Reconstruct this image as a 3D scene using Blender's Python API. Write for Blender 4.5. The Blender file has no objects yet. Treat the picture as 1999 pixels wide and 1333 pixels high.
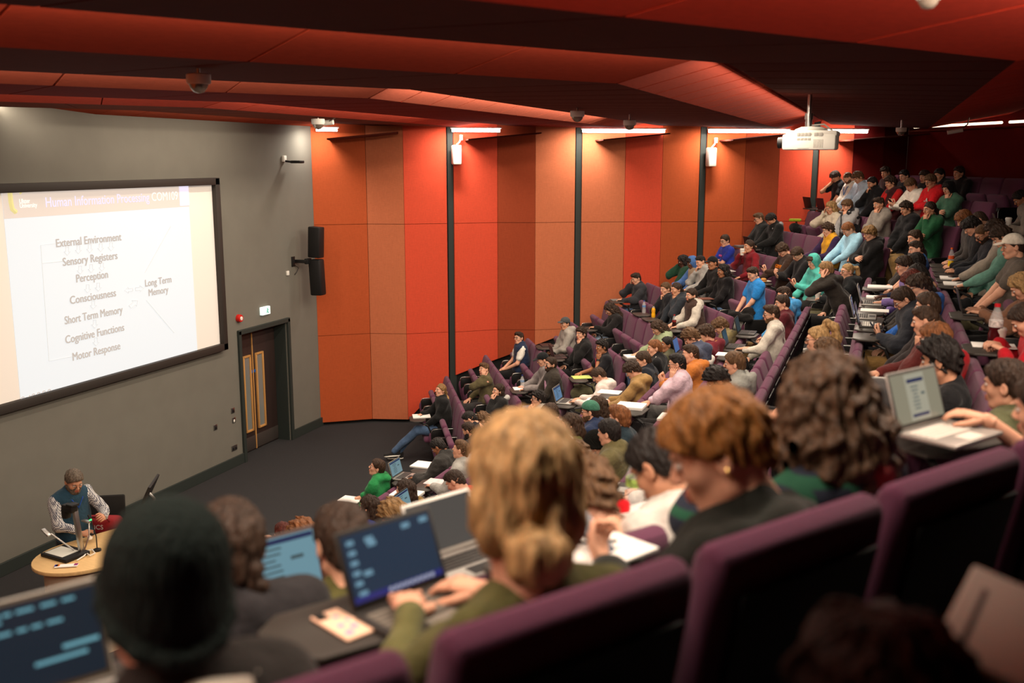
import bpy, bmesh, math, random
import numpy as np
from mathutils import Vector, Matrix, Quaternion

sc = bpy.context.scene
COL = sc.collection
PI = math.pi
rad = math.radians

# ---------------------------------------------------------------- camera, world, exposure
H = 5.1                      # height of the lens above the stage floor
HEAD = rad(20.4)             # heading, turned left from +y (front wall is the plane x = -10)
PITCH = rad(10.4)
F = 1944.0                   # focal length in pixels of the 1999 px wide frame
cam_d = bpy.data.cameras.new('camera')
cam_d.sensor_width = 36.0
cam_d.lens = F / 1999 * 36
cam_d.clip_start = 0.05
cam_d.dof.use_dof = True
cam_d.dof.focus_distance = 14.0
cam_d.dof.aperture_fstop = 1.8
cam = bpy.data.objects.new('camera', cam_d)
COL.objects.link(cam)
cam.location = (0, 0, H)
cam.rotation_euler = (PI / 2 - PITCH, 0, HEAD)
sc.camera = cam

w = bpy.data.worlds.new('world')
sc.world = w
w.use_nodes = True
w.node_tree.nodes['Background'].inputs[0].default_value = (1.0, 0.80, 0.62, 1)
w.node_tree.nodes['Background'].inputs[1].default_value = 0.05

vs = sc.view_settings
vs.view_transform = 'Standard'
vs.look = 'None'
vs.gamma = 1.0
vs.use_curve_mapping = False
vs.exposure = 0.0
cy = sc.cycles
cy.use_denoising = True
cy.max_bounces = 5
cy.diffuse_bounces = 3
cy.glossy_bounces = 2
cy.transmission_bounces = 4
cy.transparent_max_bounces = 6
cy.sample_clamp_indirect = 4.0
cy.caustics_reflective = False
cy.caustics_refractive = False

# ---------------------------------------------------------------- place geometry
CX, CY = -14.1, 10.0                       # centre the seat rows turn around
DZ = 0.34                                  # rise per row
BLOCK = {                                  # angle of the block, d of row 1, row pitch, floor offset
    'F': (rad(30), 8.77, 0.78, 0.0),
    'C': (rad(0), 8.27, 0.77, 0.0),
    'N': (rad(-33), 8.68, 0.78, 0.22),
}
def normal(b):
    th = BLOCK[b][0]
    return math.cos(th), math.sin(th)
def row_d(b, k): return BLOCK[b][1] + (k - 1) * BLOCK[b][2]
def row_z(b, k): return max(0.0, (k - 1) * DZ + BLOCK[b][3])
def plan(b, d, s):
    n = normal(b)
    return CX + d * n[0] - s * n[1], CY + d * n[1] + s * n[0]
def ray(px, py):
    u = (px - 999.5) / F; v = (py - 666.5) / F
    fw = math.cos(PITCH) - v * math.sin(PITCH)
    z = -math.sin(PITCH) - v * math.cos(PITCH)
    return np.array([-fw * math.sin(HEAD) + u * math.cos(HEAD), fw * math.cos(HEAD) + u * math.sin(HEAD), z])
def at_z(px, py, z):
    r = ray(px, py); return r * ((z - H) / r[2]) + np.array([0, 0, H])
def at_x(px, py, x=-10.0):
    r = ray(px, py); return r * (x / r[0]) + np.array([0, 0, H])
def at_row(px, py, b, d):                  # where a line of sight meets the upright plane of a row
    r = ray(px, py); n = normal(b)
    t = (d - (-CX * n[0] - CY * n[1])) / (r[0] * n[0] + r[1] * n[1])
    P = r * t
    x, y = P[0] - CX, P[1] - CY
    return -x * n[1] + y * n[0], P[2] + H, t
def at_t(px, py, t):
    return ray(px, py) * t + np.array([0, 0, H])

# ---------------------------------------------------------------- materials
MATS = {}
def srgb(r, g, b):
    f = lambda c: (c / 255 / 12.92) if c <= 10 else ((c / 255 + 0.055) / 1.055) ** 2.4
    return (f(r), f(g), f(b), 1)
def mat(name, color, rough=0.7, metal=0.0, emit=0.0, bump=0.0, bscale=60.0, mottle=0.0, mscale=8.0, spec=0.35,
        sheen=0.0, trans=0.0, aniso=(1, 1, 1), emit_color=None, ior=1.45):
    if name in MATS: return MATS[name]
    m = bpy.data.materials.new(name); m.use_nodes = True
    nt = m.node_tree; p = nt.nodes['Principled BSDF']
    p.inputs['Base Color'].default_value = color
    p.inputs['Roughness'].default_value = rough
    p.inputs['Metallic'].default_value = metal
    p.inputs['Specular IOR Level'].default_value = spec
    p.inputs['IOR'].default_value = ior
    if sheen: p.inputs['Sheen Weight'].default_value = sheen
    if trans: p.inputs['Transmission Weight'].default_value = trans
    if emit:
        p.inputs['Emission Color'].default_value = emit_color or color
        p.inputs['Emission Strength'].default_value = emit
    if bump or mottle:
        tc = nt.nodes.new('ShaderNodeTexCoord')
        mp = nt.nodes.new('ShaderNodeMapping'); mp.inputs['Scale'].default_value = aniso
        nt.links.new(tc.outputs['Object'], mp.inputs['Vector'])
    if mottle:
        n1 = nt.nodes.new('ShaderNodeTexNoise'); n1.inputs['Scale'].default_value = mscale; n1.inputs['Detail'].default_value = 5
        nt.links.new(mp.outputs[0], n1.inputs['Vector'])
        cr = nt.nodes.new('ShaderNodeValToRGB')
        k0, k1 = 1 - mottle, 1 + mottle
        cr.color_ramp.elements[0].position = 0.32; cr.color_ramp.elements[1].position = 0.68
        cr.color_ramp.elements[0].color = tuple(min(1, c * k0) for c in color[:3]) + (1,)
        cr.color_ramp.elements[1].color = tuple(min(1, c * k1) for c in color[:3]) + (1,)
        nt.links.new(n1.outputs['Fac'], cr.inputs['Fac'])
        nt.links.new(cr.outputs['Color'], p.inputs['Base Color'])
    if bump:
        n2 = nt.nodes.new('ShaderNodeTexNoise'); n2.inputs['Scale'].default_value = bscale; n2.inputs['Detail'].default_value = 3
        nt.links.new(mp.outputs[0], n2.inputs['Vector'])
        bp = nt.nodes.new('ShaderNodeBump'); bp.inputs['Strength'].default_value = bump; bp.inputs['Distance'].default_value = 0.02
        nt.links.new(n2.outputs['Fac'], bp.inputs['Height'])
        nt.links.new(bp.outputs['Normal'], p.inputs['Normal'])
    MATS[name] = m
    return m
def cloth(rgb, name=None):
    n = name or 'cloth_%d_%d_%d' % rgb
    return mat(n, srgb(*rgb), rough=0.9, bump=0.5, bscale=26, mottle=0.16, mscale=14, spec=0.15, sheen=0.1)
def fabric_panel(name, rgb):               # woven acoustic cloth: fine crossed threads
    if name in MATS: return MATS[name]
    m = mat(name, srgb(*rgb), rough=0.95, spec=0.1)
    nt = m.node_tree; p = nt.nodes['Principled BSDF']
    tc = nt.nodes.new('ShaderNodeTexCoord')
    mix = nt.nodes.new('ShaderNodeMix'); mix.data_type = 'RGBA'
    c = srgb(*rgb)
    mix.inputs['A'].default_value = tuple(v * 0.86 for v in c[:3]) + (1,)
    mix.inputs['B'].default_value = tuple(min(1, v * 1.1) for v in c[:3]) + (1,)
    add = nt.nodes.new('ShaderNodeMath'); add.operation = 'ADD'
    for i, s in enumerate(((14, 14, 220), (200, 200, 10))):
        mp = nt.nodes.new('ShaderNodeMapping'); mp.inputs['Scale'].default_value = s
        nt.links.new(tc.outputs['Object'], mp.inputs['Vector'])
        n = nt.nodes.new('ShaderNodeTexNoise'); n.inputs['Scale'].default_value = 1.0; n.inputs['Detail'].default_value = 2
        nt.links.new(mp.outputs[0], n.inputs['Vector'])
        nt.links.new(n.outputs['Fac'], add.inputs[i])
    mr = nt.nodes.new('ShaderNodeMapRange'); mr.inputs[1].default_value = 0.7; mr.inputs[2].default_value = 1.3
    nt.links.new(add.outputs[0], mr.inputs[0])
    nt.links.new(mr.outputs[0], mix.inputs['Factor'])
    nt.links.new(mix.outputs['Result'], p.inputs['Base Color'])
    return m

M_WALL = mat('grey_wall_paint', srgb(112, 109, 100), rough=0.85, bump=0.06, bscale=220, mottle=0.03, mscale=3)
M_CARPET = mat('charcoal_carpet', srgb(61, 60, 61), rough=1.0, bump=0.6, bscale=300, mottle=0.3, mscale=160, spec=0.05)
M_SKIRT = mat('dark_green_grey_trim', srgb(44, 50, 47), rough=0.6)
M_BLACK = mat('black_paint', srgb(22, 21, 21), rough=0.7)
M_BLACKP = mat('black_plastic', srgb(24, 23, 23), rough=0.5)
M_TABLET = mat('dark_grey_laminate', srgb(60, 56, 52), rough=0.45)
M_CHROME = mat('brushed_steel', srgb(190, 188, 184), rough=0.3, metal=1.0)
M_PURPLE = mat('plum_upholstery', srgb(101, 58, 81), rough=0.95, bump=0.35, bscale=420, mottle=0.10, mscale=260, spec=0.1, sheen=0.12)
M_WHITEP = mat('white_plastic', srgb(228, 224, 214), rough=0.5)
M_PAPER = mat('white_paper', srgb(240, 236, 230), rough=0.9)
M_SILVER = mat('silver_laptop_metal', srgb(176, 172, 166), rough=0.4, metal=0.6)
M_DGREY = mat('dark_grey_laptop_metal', srgb(62, 60, 58), rough=0.45, metal=0.4)
M_KEYS = mat('dark_keys', srgb(40, 38, 38), rough=0.6)
M_GLASSY = mat('clear_plastic', (0.92, 0.94, 0.95, 1), rough=0.08, spec=.6)
M_GLASSY.node_tree.nodes['Principled BSDF'].inputs['Alpha'].default_value = .2

# ---------------------------------------------------------------- naming
def link(o, parent=None):
    COL.objects.link(o)
    if parent is not None: o.parent = parent
    return o
def tag(o, label=None, cat=None, group=None, kind=None):
    if label: o['label'] = label
    if cat: o['category'] = cat
    if group: o['group'] = group
    if kind: o['kind'] = kind
    return o
def empty(name, loc=(0, 0, 0), rz=0.0, parent=None):
    o = bpy.data.objects.new(name, None)
    o.location = loc; o.rotation_euler = (0, 0, rz); o.empty_display_size = 0.1
    return link(o, parent)

# ---------------------------------------------------------------- mesh building
class MB:
    """collects shapes and links them as one mesh object"""
    def __init__(self): self.bm = bmesh.new(); self.mi = 0
    def _done(self, verts, M=None):
        if M is not None: bmesh.ops.transform(self.bm, matrix=M, verts=verts)
    def box(self, c, size, bevel=0.0, seg=2, M=None, rot=None):
        r = bmesh.ops.create_cube(self.bm, size=1.0)
        vs_ = r['verts']
        T = Matrix.Translation(c) @ (rot.to_4x4() if rot is not None else Matrix()) @ Matrix.Diagonal((size[0], size[1], size[2], 1))
        bmesh.ops.transform(self.bm, matrix=T, verts=vs_)
        fs = set(f for v in vs_ for f in v.link_faces)
        for f in fs: f.material_index = self.mi
        if bevel:
            es = list(set(e for v in vs_ for e in v.link_edges))
            r2 = bmesh.ops.bevel(self.bm, geom=es, offset=min(bevel, min(size) * 0.49), segments=seg, profile=0.5, affect='EDGES')
            vs_ = list(set(v for f in r2['faces'] for v in f.verts) | set(v for v in vs_ if v.is_valid))
            for f in set(f for v in vs_ for f in v.link_faces): f.material_index = self.mi
        if M is not None: bmesh.ops.transform(self.bm, matrix=M, verts=[v for v in vs_ if v.is_valid])
        return self
    def tube(self, pts, r, n=8, cap=True):
        pts = [Vector(p) for p in pts]
        rs = r if isinstance(r, (list, tuple)) else [r] * len(pts)
        rings = []
        up = None
        for i, p in enumerate(pts):
            a = pts[max(0, i - 1)]; b = pts[min(len(pts) - 1, i + 1)]
            t = (b - a).normalized()
            if up is None:
                up = Vector((0, 0, 1)) if abs(t.z) < 0.9 else Vector((1, 0, 0))
            x = t.cross(up).normalized(); y = x.cross(t).normalized(); up = y
            rings.append([self.bm.verts.new(p + (x * math.cos(2 * PI * k / n) + y * math.sin(2 * PI * k / n)) * rs[i]) for k in range(n)])
        fs = []
        for i in range(len(rings) - 1):
            for k in range(n):
                fs.append(self.bm.faces.new((rings[i][k], rings[i][(k + 1) % n], rings[i + 1][(k + 1) % n], rings[i + 1][k])))
        if cap:
            fs.append(self.bm.faces.new(rings[0][::-1])); fs.append(self.bm.faces.new(rings[-1]))
        for f in fs: f.material_index = self.mi
        return self
    def lathe(self, prof, c=(0, 0, 0), n=20, M=None, cap=True):
        c = Vector(c); rings = []; allv = []
        for (r, z) in prof:
            ring = [self.bm.verts.new(c + Vector((max(r, 1e-4) * math.cos(2 * PI * k / n), max(r, 1e-4) * math.sin(2 * PI * k / n), z))) for k in range(n)]
            rings.append(ring); allv += ring
        fs = []
        for i in range(len(rings) - 1):
            for k in range(n):
                fs.append(self.bm.faces.new((rings[i][k], rings[i][(k + 1) % n], rings[i + 1][(k + 1) % n], rings[i + 1][k])))
        if cap:
            fs.append(self.bm.faces.new(rings[0][::-1])); fs.append(self.bm.faces.new(rings[-1]))
        for f in fs: f.material_index = self.mi
        if M is not None: bmesh.ops.transform(self.bm, matrix=M, verts=allv)
        return self
    def prism(self, poly, z0, z1, M=None, bevel=0.0):
        """upright prism over a plan polygon (z0, z1 numbers or per-vertex lists)"""
        n = len(poly)
        za = z0 if isinstance(z0, (list, tuple)) else [z0] * n
        zb = z1 if isinstance(z1, (list, tuple)) else [z1] * n
        lo = [self.bm.verts.new((p[0], p[1], za[i])) for i, p in enumerate(poly)]
        hi = [self.bm.verts.new((p[0], p[1], zb[i])) for i, p in enumerate(poly)]
        fs = [self.bm.faces.new(lo[::-1]), self.bm.faces.new(hi)]
        for i in range(n):
            fs.append(self.bm.faces.new((lo[i], lo[(i + 1) % n], hi[(i + 1) % n], hi[i])))
        bmesh.ops.recalc_face_normals(self.bm, faces=fs)
        for f in fs: f.material_index = self.mi
        vs_ = lo + hi
        if bevel:
            es = list(set(e for v in vs_ for e in v.link_edges))
            r2 = bmesh.ops.bevel(self.bm, geom=es, offset=bevel, segments=2, profile=0.5, affect='EDGES')
            vs_ = list(set(v for f in r2['faces'] for v in f.verts) | set(v for v in vs_ if v.is_valid))
            for f in set(f for v in vs_ for f in v.link_faces): f.material_index = self.mi
        if M is not None: bmesh.ops.transform(self.bm, matrix=M, verts=[v for v in vs_ if v.is_valid])
        return self
    def face(self, pts):
        f = self.bm.faces.new([self.bm.verts.new(p) for p in pts]); f.material_index = self.mi
        return self
    def ico(self, c, r, sub=2, M=None):
        ret = bmesh.ops.create_icosphere(self.bm, subdivisions=sub, radius=1.0)
        T = Matrix.Translation(c) @ Matrix.Diagonal((r[0], r[1], r[2], 1)) if not isinstance(r, (int, float)) else Matrix.Translation(c) @ Matrix.Scale(r, 4)
        bmesh.ops.transform(self.bm, matrix=(M @ T) if M is not None else T, verts=ret['verts'])
        for f in set(f for v in ret['verts'] for f in v.link_faces): f.material_index = self.mi
        return self
    def mesh(self, name, mats, smooth=True, angle=40):
        me = bpy.data.meshes.new(name)
        self.bm.normal_update()
        if smooth:
            for f in self.bm.faces: f.smooth = True
            ca = math.cos(rad(angle))
            for e in self.bm.edges:
                if len(e.link_faces) == 2 and e.link_faces[0].normal.dot(e.link_faces[1].normal) < ca: e.smooth = False
        self.bm.to_mesh(me); self.bm.free()
        for m in (mats if isinstance(mats, (list, tuple)) else [mats]): me.materials.append(m)
        return me
    def build(self, name, mats, parent=None, smooth=True, angle=40):
        return link(bpy.data.objects.new(name, self.mesh(name, mats, smooth, angle)), parent)
def put(name, me, parent=None, m=None, M=None):
    """an object on shared mesh data, with its own material if given"""
    o = bpy.data.objects.new(name, me); link(o, parent)
    if m is not None:
        o.material_slots[0].link = 'OBJECT'; o.material_slots[0].material = m
    if M is not None: o.matrix_local = M
    return o
def struct(name, mb, m, parent=None, smooth=False):
    o = mb.build(name, m, parent, smooth)
    o['kind'] = 'structure'
    return o
def area(name, loc, size, power, color=(1, 0.86, 0.70), direction=(0, 0, -1), xdir=None, spread=180):
    l = bpy.data.lights.new(name, 'AREA'); l.shape = 'RECTANGLE'; l.size, l.size_y = size
    l.energy = power; l.color = color; l.spread = rad(spread)
    o = bpy.data.objects.new(name, l); link(o)
    z = -Vector(direction).normalized()
    x = Vector(xdir if xdir else (0, 1, 0)); x = (x - z * x.dot(z)).normalized(); y = z.cross(x)
    o.matrix_world = Matrix(((x.x, y.x, z.x, loc[0]), (x.y, y.y, z.y, loc[1]), (x.z, y.z, z.z, loc[2]), (0, 0, 0, 1)))
    return o

def text_mesh(s, size, m, align='LEFT', bold=0.0, extrude=0.0):
    """lettering as plain mesh; bold repeats the glyphs a hair to the side"""
    cu = bpy.data.curves.new('lettering', 'FONT'); cu.body = s; cu.size = size; cu.align_x = align; cu.extrude = extrude; cu.resolution_u = 3
    o = bpy.data.objects.new('lettering', cu); COL.objects.link(o)
    dg = bpy.context.evaluated_depsgraph_get(); dg.update()
    me = bpy.data.meshes.new_from_object(o.evaluated_get(dg)); me.name = 'lettering'
    bpy.data.objects.remove(o); bpy.data.curves.remove(cu)
    if bold:
        bm = bmesh.new(); bm.from_mesh(me)
        g0 = list(bm.verts) + list(bm.edges) + list(bm.faces)
        for dx, dy in ((bold, 0), (-bold, 0), (0, bold * .6)):
            r = bmesh.ops.duplicate(bm, geom=g0); bmesh.ops.translate(bm, verts=[e for e in r['geom'] if isinstance(e, bmesh.types.BMVert)], vec=(dx, dy, 0))
        bm.to_mesh(me); bm.free()
    me.materials.clear(); me.materials.append(m)
    return me
# ================================================================ added cove lamps, corner spot
WARM = (1.0, 0.85, 0.68)
def wall_y(x): return 16.3 + 0.514 * (x + 10)           # line of the pleated side wall
def fold_y(x): return 6.9 - 0.4 * x                     # where the ceiling folds turn
FOLD = [(-1, 2.0, .66), (0, .66, .56), (1, -1.1, .66), (2, -2.0, .57), (3, -4.2, .63), (4, -4.75, .575),
        (5, -6.7, .61), (6, -7.55, .585), (7, -9.05, .605), (8, -9.99, .585)]
NEAR_DIR = (-0.55, -0.835)
def fold_pts(x, dx=0.0):
    x = x + dx
    yc = fold_y(x)
    L = 2.0
    while True:                                         # run the near leg to the left wall
        px, py = x + NEAR_DIR[0] * L, yc + NEAR_DIR[1] * L
        if py < 3.7 - 0.514 * (px + 10) - .1 or px < -9.99: break
        L += 0.1
    return [(x, min(wall_y(x) + .2, 20.9)), (x, yc), (px, py)]
POWER = {-1: (0, 260), 1: (330, 110), 3: (260, 75), 5: (125, 50), 7: (38, 10)}
for (i, x, z) in FOLD:
    if i not in POWER: continue
    p = fold_pts(x, -.07)
    for j, pw in enumerate(POWER[i]):
        if not pw: continue
        a, b = Vector(p[j] + (0,)), Vector(p[j + 1] + (0,))
        if j == 0: a.y -= 3.0
        mid = (a + b) / 2; run = (b - a); L = run.length - .3
        nrm = Vector((-1, 0, 0)) if j == 0 else Vector((-.835, .55, 0))
        area('added_cove_light', (mid.x, mid.y, H + z + .03), (L, .05), pw, WARM, direction=(nrm.x * (.75 if i < 0 else .3), nrm.y * (.75 if i < 0 else .3), -.7 if i < 0 else -.95), xdir=run)  # unseen strip added behind the fold lip to brighten hall and riser
# small spot over the corner of the stage
area('corner_light', (-9.55, 15.85, 5.62), (.12, .12), 9, (1, .92, .82), direction=(-.35, .1, -1))

# ================================================================ floor and tiers
mb = MB(); mb.box((-2.5, 8, -.06), (17, 34, .12)); struct('floor', mb, M_CARPET)
def wall_s(b, d):                                       # s at which a row of block F meets the side wall
    lo, hi = 0, 12
    for _ in range(40):
        m = (lo + hi) / 2; x, y = plan(b, d, m)
        if y < wall_y(x): lo = m
        else: hi = m
    return lo
T10, T13, T20 = math.tan(rad(10)), math.tan(rad(13)), math.tan(rad(20))
for k in range(1, 13):
    mb = MB()
    for b in 'FCN':
        d0 = row_d(b, k) - .53; d1 = row_d(b, 12) + 1.3
        if b == 'N' and k < 5: continue
        zb = row_z(b, k - 1) - .02 if k > 1 else 0
        if b == 'N' and k == 5: zb = 0
        zt = row_z(b, k)
        if zt <= 0: continue
        if b == 'F': poly = [plan(b, d0, -d0 * T10), plan(b, d0, wall_s(b, d0) + .1), plan(b, d1, wall_s(b, d1) + .1), plan(b, d1, -d1 * T10)]
        elif b == 'C': poly = [plan(b, d0, -d0 * T20), plan(b, d0, d0 * T20), plan(b, d1, d1 * T20), plan(b, d1, -d1 * T20)]
        else: poly = [plan(b, d0, -8.5), plan(b, d0, d0 * T13), plan(b, d1, d1 * T13), plan(b, d1, -9)]
        mb.prism(poly, zb, zt)
    if len(mb.bm.verts): struct('floor_tier', mb, M_CARPET)
    else: mb.bm.free()

# ================================================================ front wall
DY0, DY1, DZT = 13.80, 15.20, 2.20
mb = MB()
mb.box((-10.2, (2.5 + DY0) / 2, 3.0), (.4, DY0 - 2.5, 6.2))
mb.box((-10.2, (DY1 + 16.9) / 2, 3.0), (.4, 16.9 - DY1, 6.2))
mb.box((-10.2, (DY0 + DY1) / 2, (DZT + 6.1) / 2), (.4, DY1 - DY0, 6.1 - DZT))
struct('wall_front', mb, M_WALL)
mb = MB()
mb.box((-9.985, (2.5 + DY0) / 2 - .03, .085), (.03, DY0 - 2.56, .17), .006)
mb.box((-9.985, (DY1 + 16.3) / 2 + .03, .085), (.03, 16.24 - DY1, .17), .006)
struct('baseboard_front', mb, M_SKIRT)
# doors
M_DOOR = mat('dark_brown_door_laminate', srgb(52, 39, 36), rough=0.5, mottle=0.08, mscale=6, aniso=(3, 3, .4))
M_OAK = mat('oak_strip', srgb(196, 144, 84), rough=0.5, mottle=0.12, mscale=30, aniso=(1, 1, .1))
M_PLATE = mat('dull_kick_plate', srgb(92, 84, 80), rough=0.4, metal=0.6)
M_DGLASS = mat('door_glass', srgb(120, 124, 120), rough=0.08, spec=0.6)
mb = MB()
mb.box((-10.0, DY0 - .035, DZT / 2 + .02), (.09, .07, DZT + .10), .008); mb.box((-10.0, DY1 + .035, DZT / 2 + .02), (.09, .07, DZT + .10), .008)
mb.box((-10.0, (DY0 + DY1) / 2, DZT + .04), (.09, DY1 - DY0 + .14, .08), .008)
mb.box((-10.2, DY1 - .012, DZT / 2), (.36, .02, DZT)); mb.box((-10.2, DY0 + .012, DZT / 2), (.36, .02, DZT)); mb.box((-10.2, (DY0 + DY1) / 2, DZT - .012), (.36, DY1 - DY0, .02))
o = struct('trim_door', mb, M_SKIRT)
leafs = [(DY0 + .02, 14.475), (14.485, DY1 - .02)]
XD = -10.28
door = empty('door_1', (XD, DY0, 0)); tag(door, kind='structure')
for q, (y0, y1) in enumerate(leafs):
    mb = MB(); mb.box((0, (y0 + y1) / 2 - DY0, DZT / 2), (.05, y1 - y0, DZT - .03), .004)
    leaf = mb.build('door_leaf', M_DOOR, door)
    vy0, vy1 = ((y1 - .27, y1 - .08) if q == 0 else (y0 + .09, y0 + .29))
    vy0 -= DY0; vy1 -= DY0
    mb = MB()
    for yy in (vy0, vy1): mb.box((.03, yy, 1.05), (.05, .035, 1.36), .004)
    for zz in (.385, 1.715): mb.box((.03, (vy0 + vy1) / 2, zz), (.05, vy1 - vy0, .035), .004)
    mb.build('vision_frame', M_OAK, leaf)
    mb = MB(); mb.box((.028, (vy0 + vy1) / 2, 1.05), (.012, vy1 - vy0 - .03, 1.3)); mb.build('vision_glass', M_DGLASS, leaf)
    mb = MB(); mb.box((.03, (y0 + y1) / 2 - DY0, .15), (.012, y1 - y0 - .02, .24), .003); mb.build('kick_plate', M_PLATE, leaf)
    my = (y1 - .035 if q == 0 else y0 + .045) - DY0
    R = Matrix.Translation((.027, my, 1.42)) @ Matrix.Rotation(PI / 2, 4, 'Y')
    mb = MB(); mb.lathe([(.03, 0), (.03, .006)], n=24, M=R); mb.build('door_sign', mat('blue_sign', srgb(22, 90, 170), rough=.5), leaf)
mb = MB(); mb.box((.03, leafs[0][1] + .005 - DY0, DZT / 2), (.02, .022, DZT - .04)); mb.build('lipping', M_OAK, door)

# ================================================================ side wall, pleated in red and orange cloth
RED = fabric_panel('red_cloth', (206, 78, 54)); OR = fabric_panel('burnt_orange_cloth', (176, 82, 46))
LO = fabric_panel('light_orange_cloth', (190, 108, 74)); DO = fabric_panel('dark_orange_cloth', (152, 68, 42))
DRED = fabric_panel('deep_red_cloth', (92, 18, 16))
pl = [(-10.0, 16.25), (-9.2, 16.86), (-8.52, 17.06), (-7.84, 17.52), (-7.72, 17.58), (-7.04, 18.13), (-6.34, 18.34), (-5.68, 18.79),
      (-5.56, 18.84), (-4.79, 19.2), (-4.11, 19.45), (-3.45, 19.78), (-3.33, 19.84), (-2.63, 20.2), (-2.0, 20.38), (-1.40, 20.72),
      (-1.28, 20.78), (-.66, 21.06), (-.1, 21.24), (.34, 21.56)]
pcol = [OR, LO, RED, None, RED, DO, LO, None, LO, RED, OR, None, OR, DO, RED, None, RED, DRED, DRED]  # last two in deep red: shade of the unlit rear end put into colour
def low(x):                                             # the foot of the panels follows the rake of the seats
    if x < -8.5: return .06
    return min(5.0, .06 + min(1, (x + 8.5) / .66) * .80) if x < -7.84 else .86 + (x + 7.84) * .40
ZT = 5.95
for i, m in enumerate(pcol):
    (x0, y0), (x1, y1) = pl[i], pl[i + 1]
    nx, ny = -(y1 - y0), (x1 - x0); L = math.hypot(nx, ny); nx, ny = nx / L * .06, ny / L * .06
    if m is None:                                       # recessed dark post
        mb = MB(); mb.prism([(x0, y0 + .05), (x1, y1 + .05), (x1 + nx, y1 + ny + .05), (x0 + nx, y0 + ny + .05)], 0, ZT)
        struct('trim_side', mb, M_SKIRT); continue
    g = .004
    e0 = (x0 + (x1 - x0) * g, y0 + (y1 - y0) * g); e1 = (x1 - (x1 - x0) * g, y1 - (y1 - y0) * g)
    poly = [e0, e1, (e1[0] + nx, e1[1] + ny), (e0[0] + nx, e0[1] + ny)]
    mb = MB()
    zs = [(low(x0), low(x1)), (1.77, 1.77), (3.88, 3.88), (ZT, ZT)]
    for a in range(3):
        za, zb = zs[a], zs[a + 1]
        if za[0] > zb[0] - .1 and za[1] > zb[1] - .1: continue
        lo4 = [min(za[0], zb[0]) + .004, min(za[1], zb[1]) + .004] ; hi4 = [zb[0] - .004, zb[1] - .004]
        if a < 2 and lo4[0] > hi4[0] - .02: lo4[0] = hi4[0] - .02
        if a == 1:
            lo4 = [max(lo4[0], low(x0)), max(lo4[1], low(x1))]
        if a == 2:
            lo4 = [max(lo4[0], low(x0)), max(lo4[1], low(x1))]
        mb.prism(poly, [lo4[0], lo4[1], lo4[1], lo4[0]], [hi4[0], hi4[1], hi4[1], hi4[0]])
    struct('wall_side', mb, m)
mb = MB()                                               # dark backing and skirting behind the panels
for i in range(len(pl) - 1):
    (x0, y0), (x1, y1) = pl[i], pl[i + 1]
    mb.prism([(x0, y0 + .10), (x1, y1 + .10), (x1 - .05, y1 + .3), (x0 - .05, y0 + .3)], 0, ZT + .1)
struct('baseboard_side', mb, M_BLACK)

# left wall and back wall (dark cloth)
mb = MB(); mb.prism([(-10, 3.7), (4.6, 3.7 - .514 * 14.6), (4.6, 3.5 - .514 * 14.6), (-10, 3.45)], 0, ZT); struct('wall_left', mb, OR)
dF, dN, xC = 18.25, 18.5, 3.75
pF0 = (.34, 21.56); yF = None
thF = BLOCK['F'][0]; nF = normal('F'); nN = normal('N')
yF = (dF - (xC - CX) * nF[0]) / nF[1] + CY
yN = (dN - (xC - CX) * nN[0]) / nN[1] + CY
bk = [(pF0[0] - .1, pF0[1] + .17), (xC, yF), (xC, yN), (xC - 1.5, yN - 1.5 * .0)]
xe, ye = plan('N', dN, -9.5)
bk = [(pF0[0], pF0[1]), (xC, yF), (xC, yN), (xe, ye)]
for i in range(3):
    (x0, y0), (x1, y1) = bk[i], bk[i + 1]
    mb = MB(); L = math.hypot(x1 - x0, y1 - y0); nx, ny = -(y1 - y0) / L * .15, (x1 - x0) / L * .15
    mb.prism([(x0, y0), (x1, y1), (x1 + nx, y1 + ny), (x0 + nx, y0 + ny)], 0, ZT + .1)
    struct('wall_back', mb, DRED)

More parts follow.
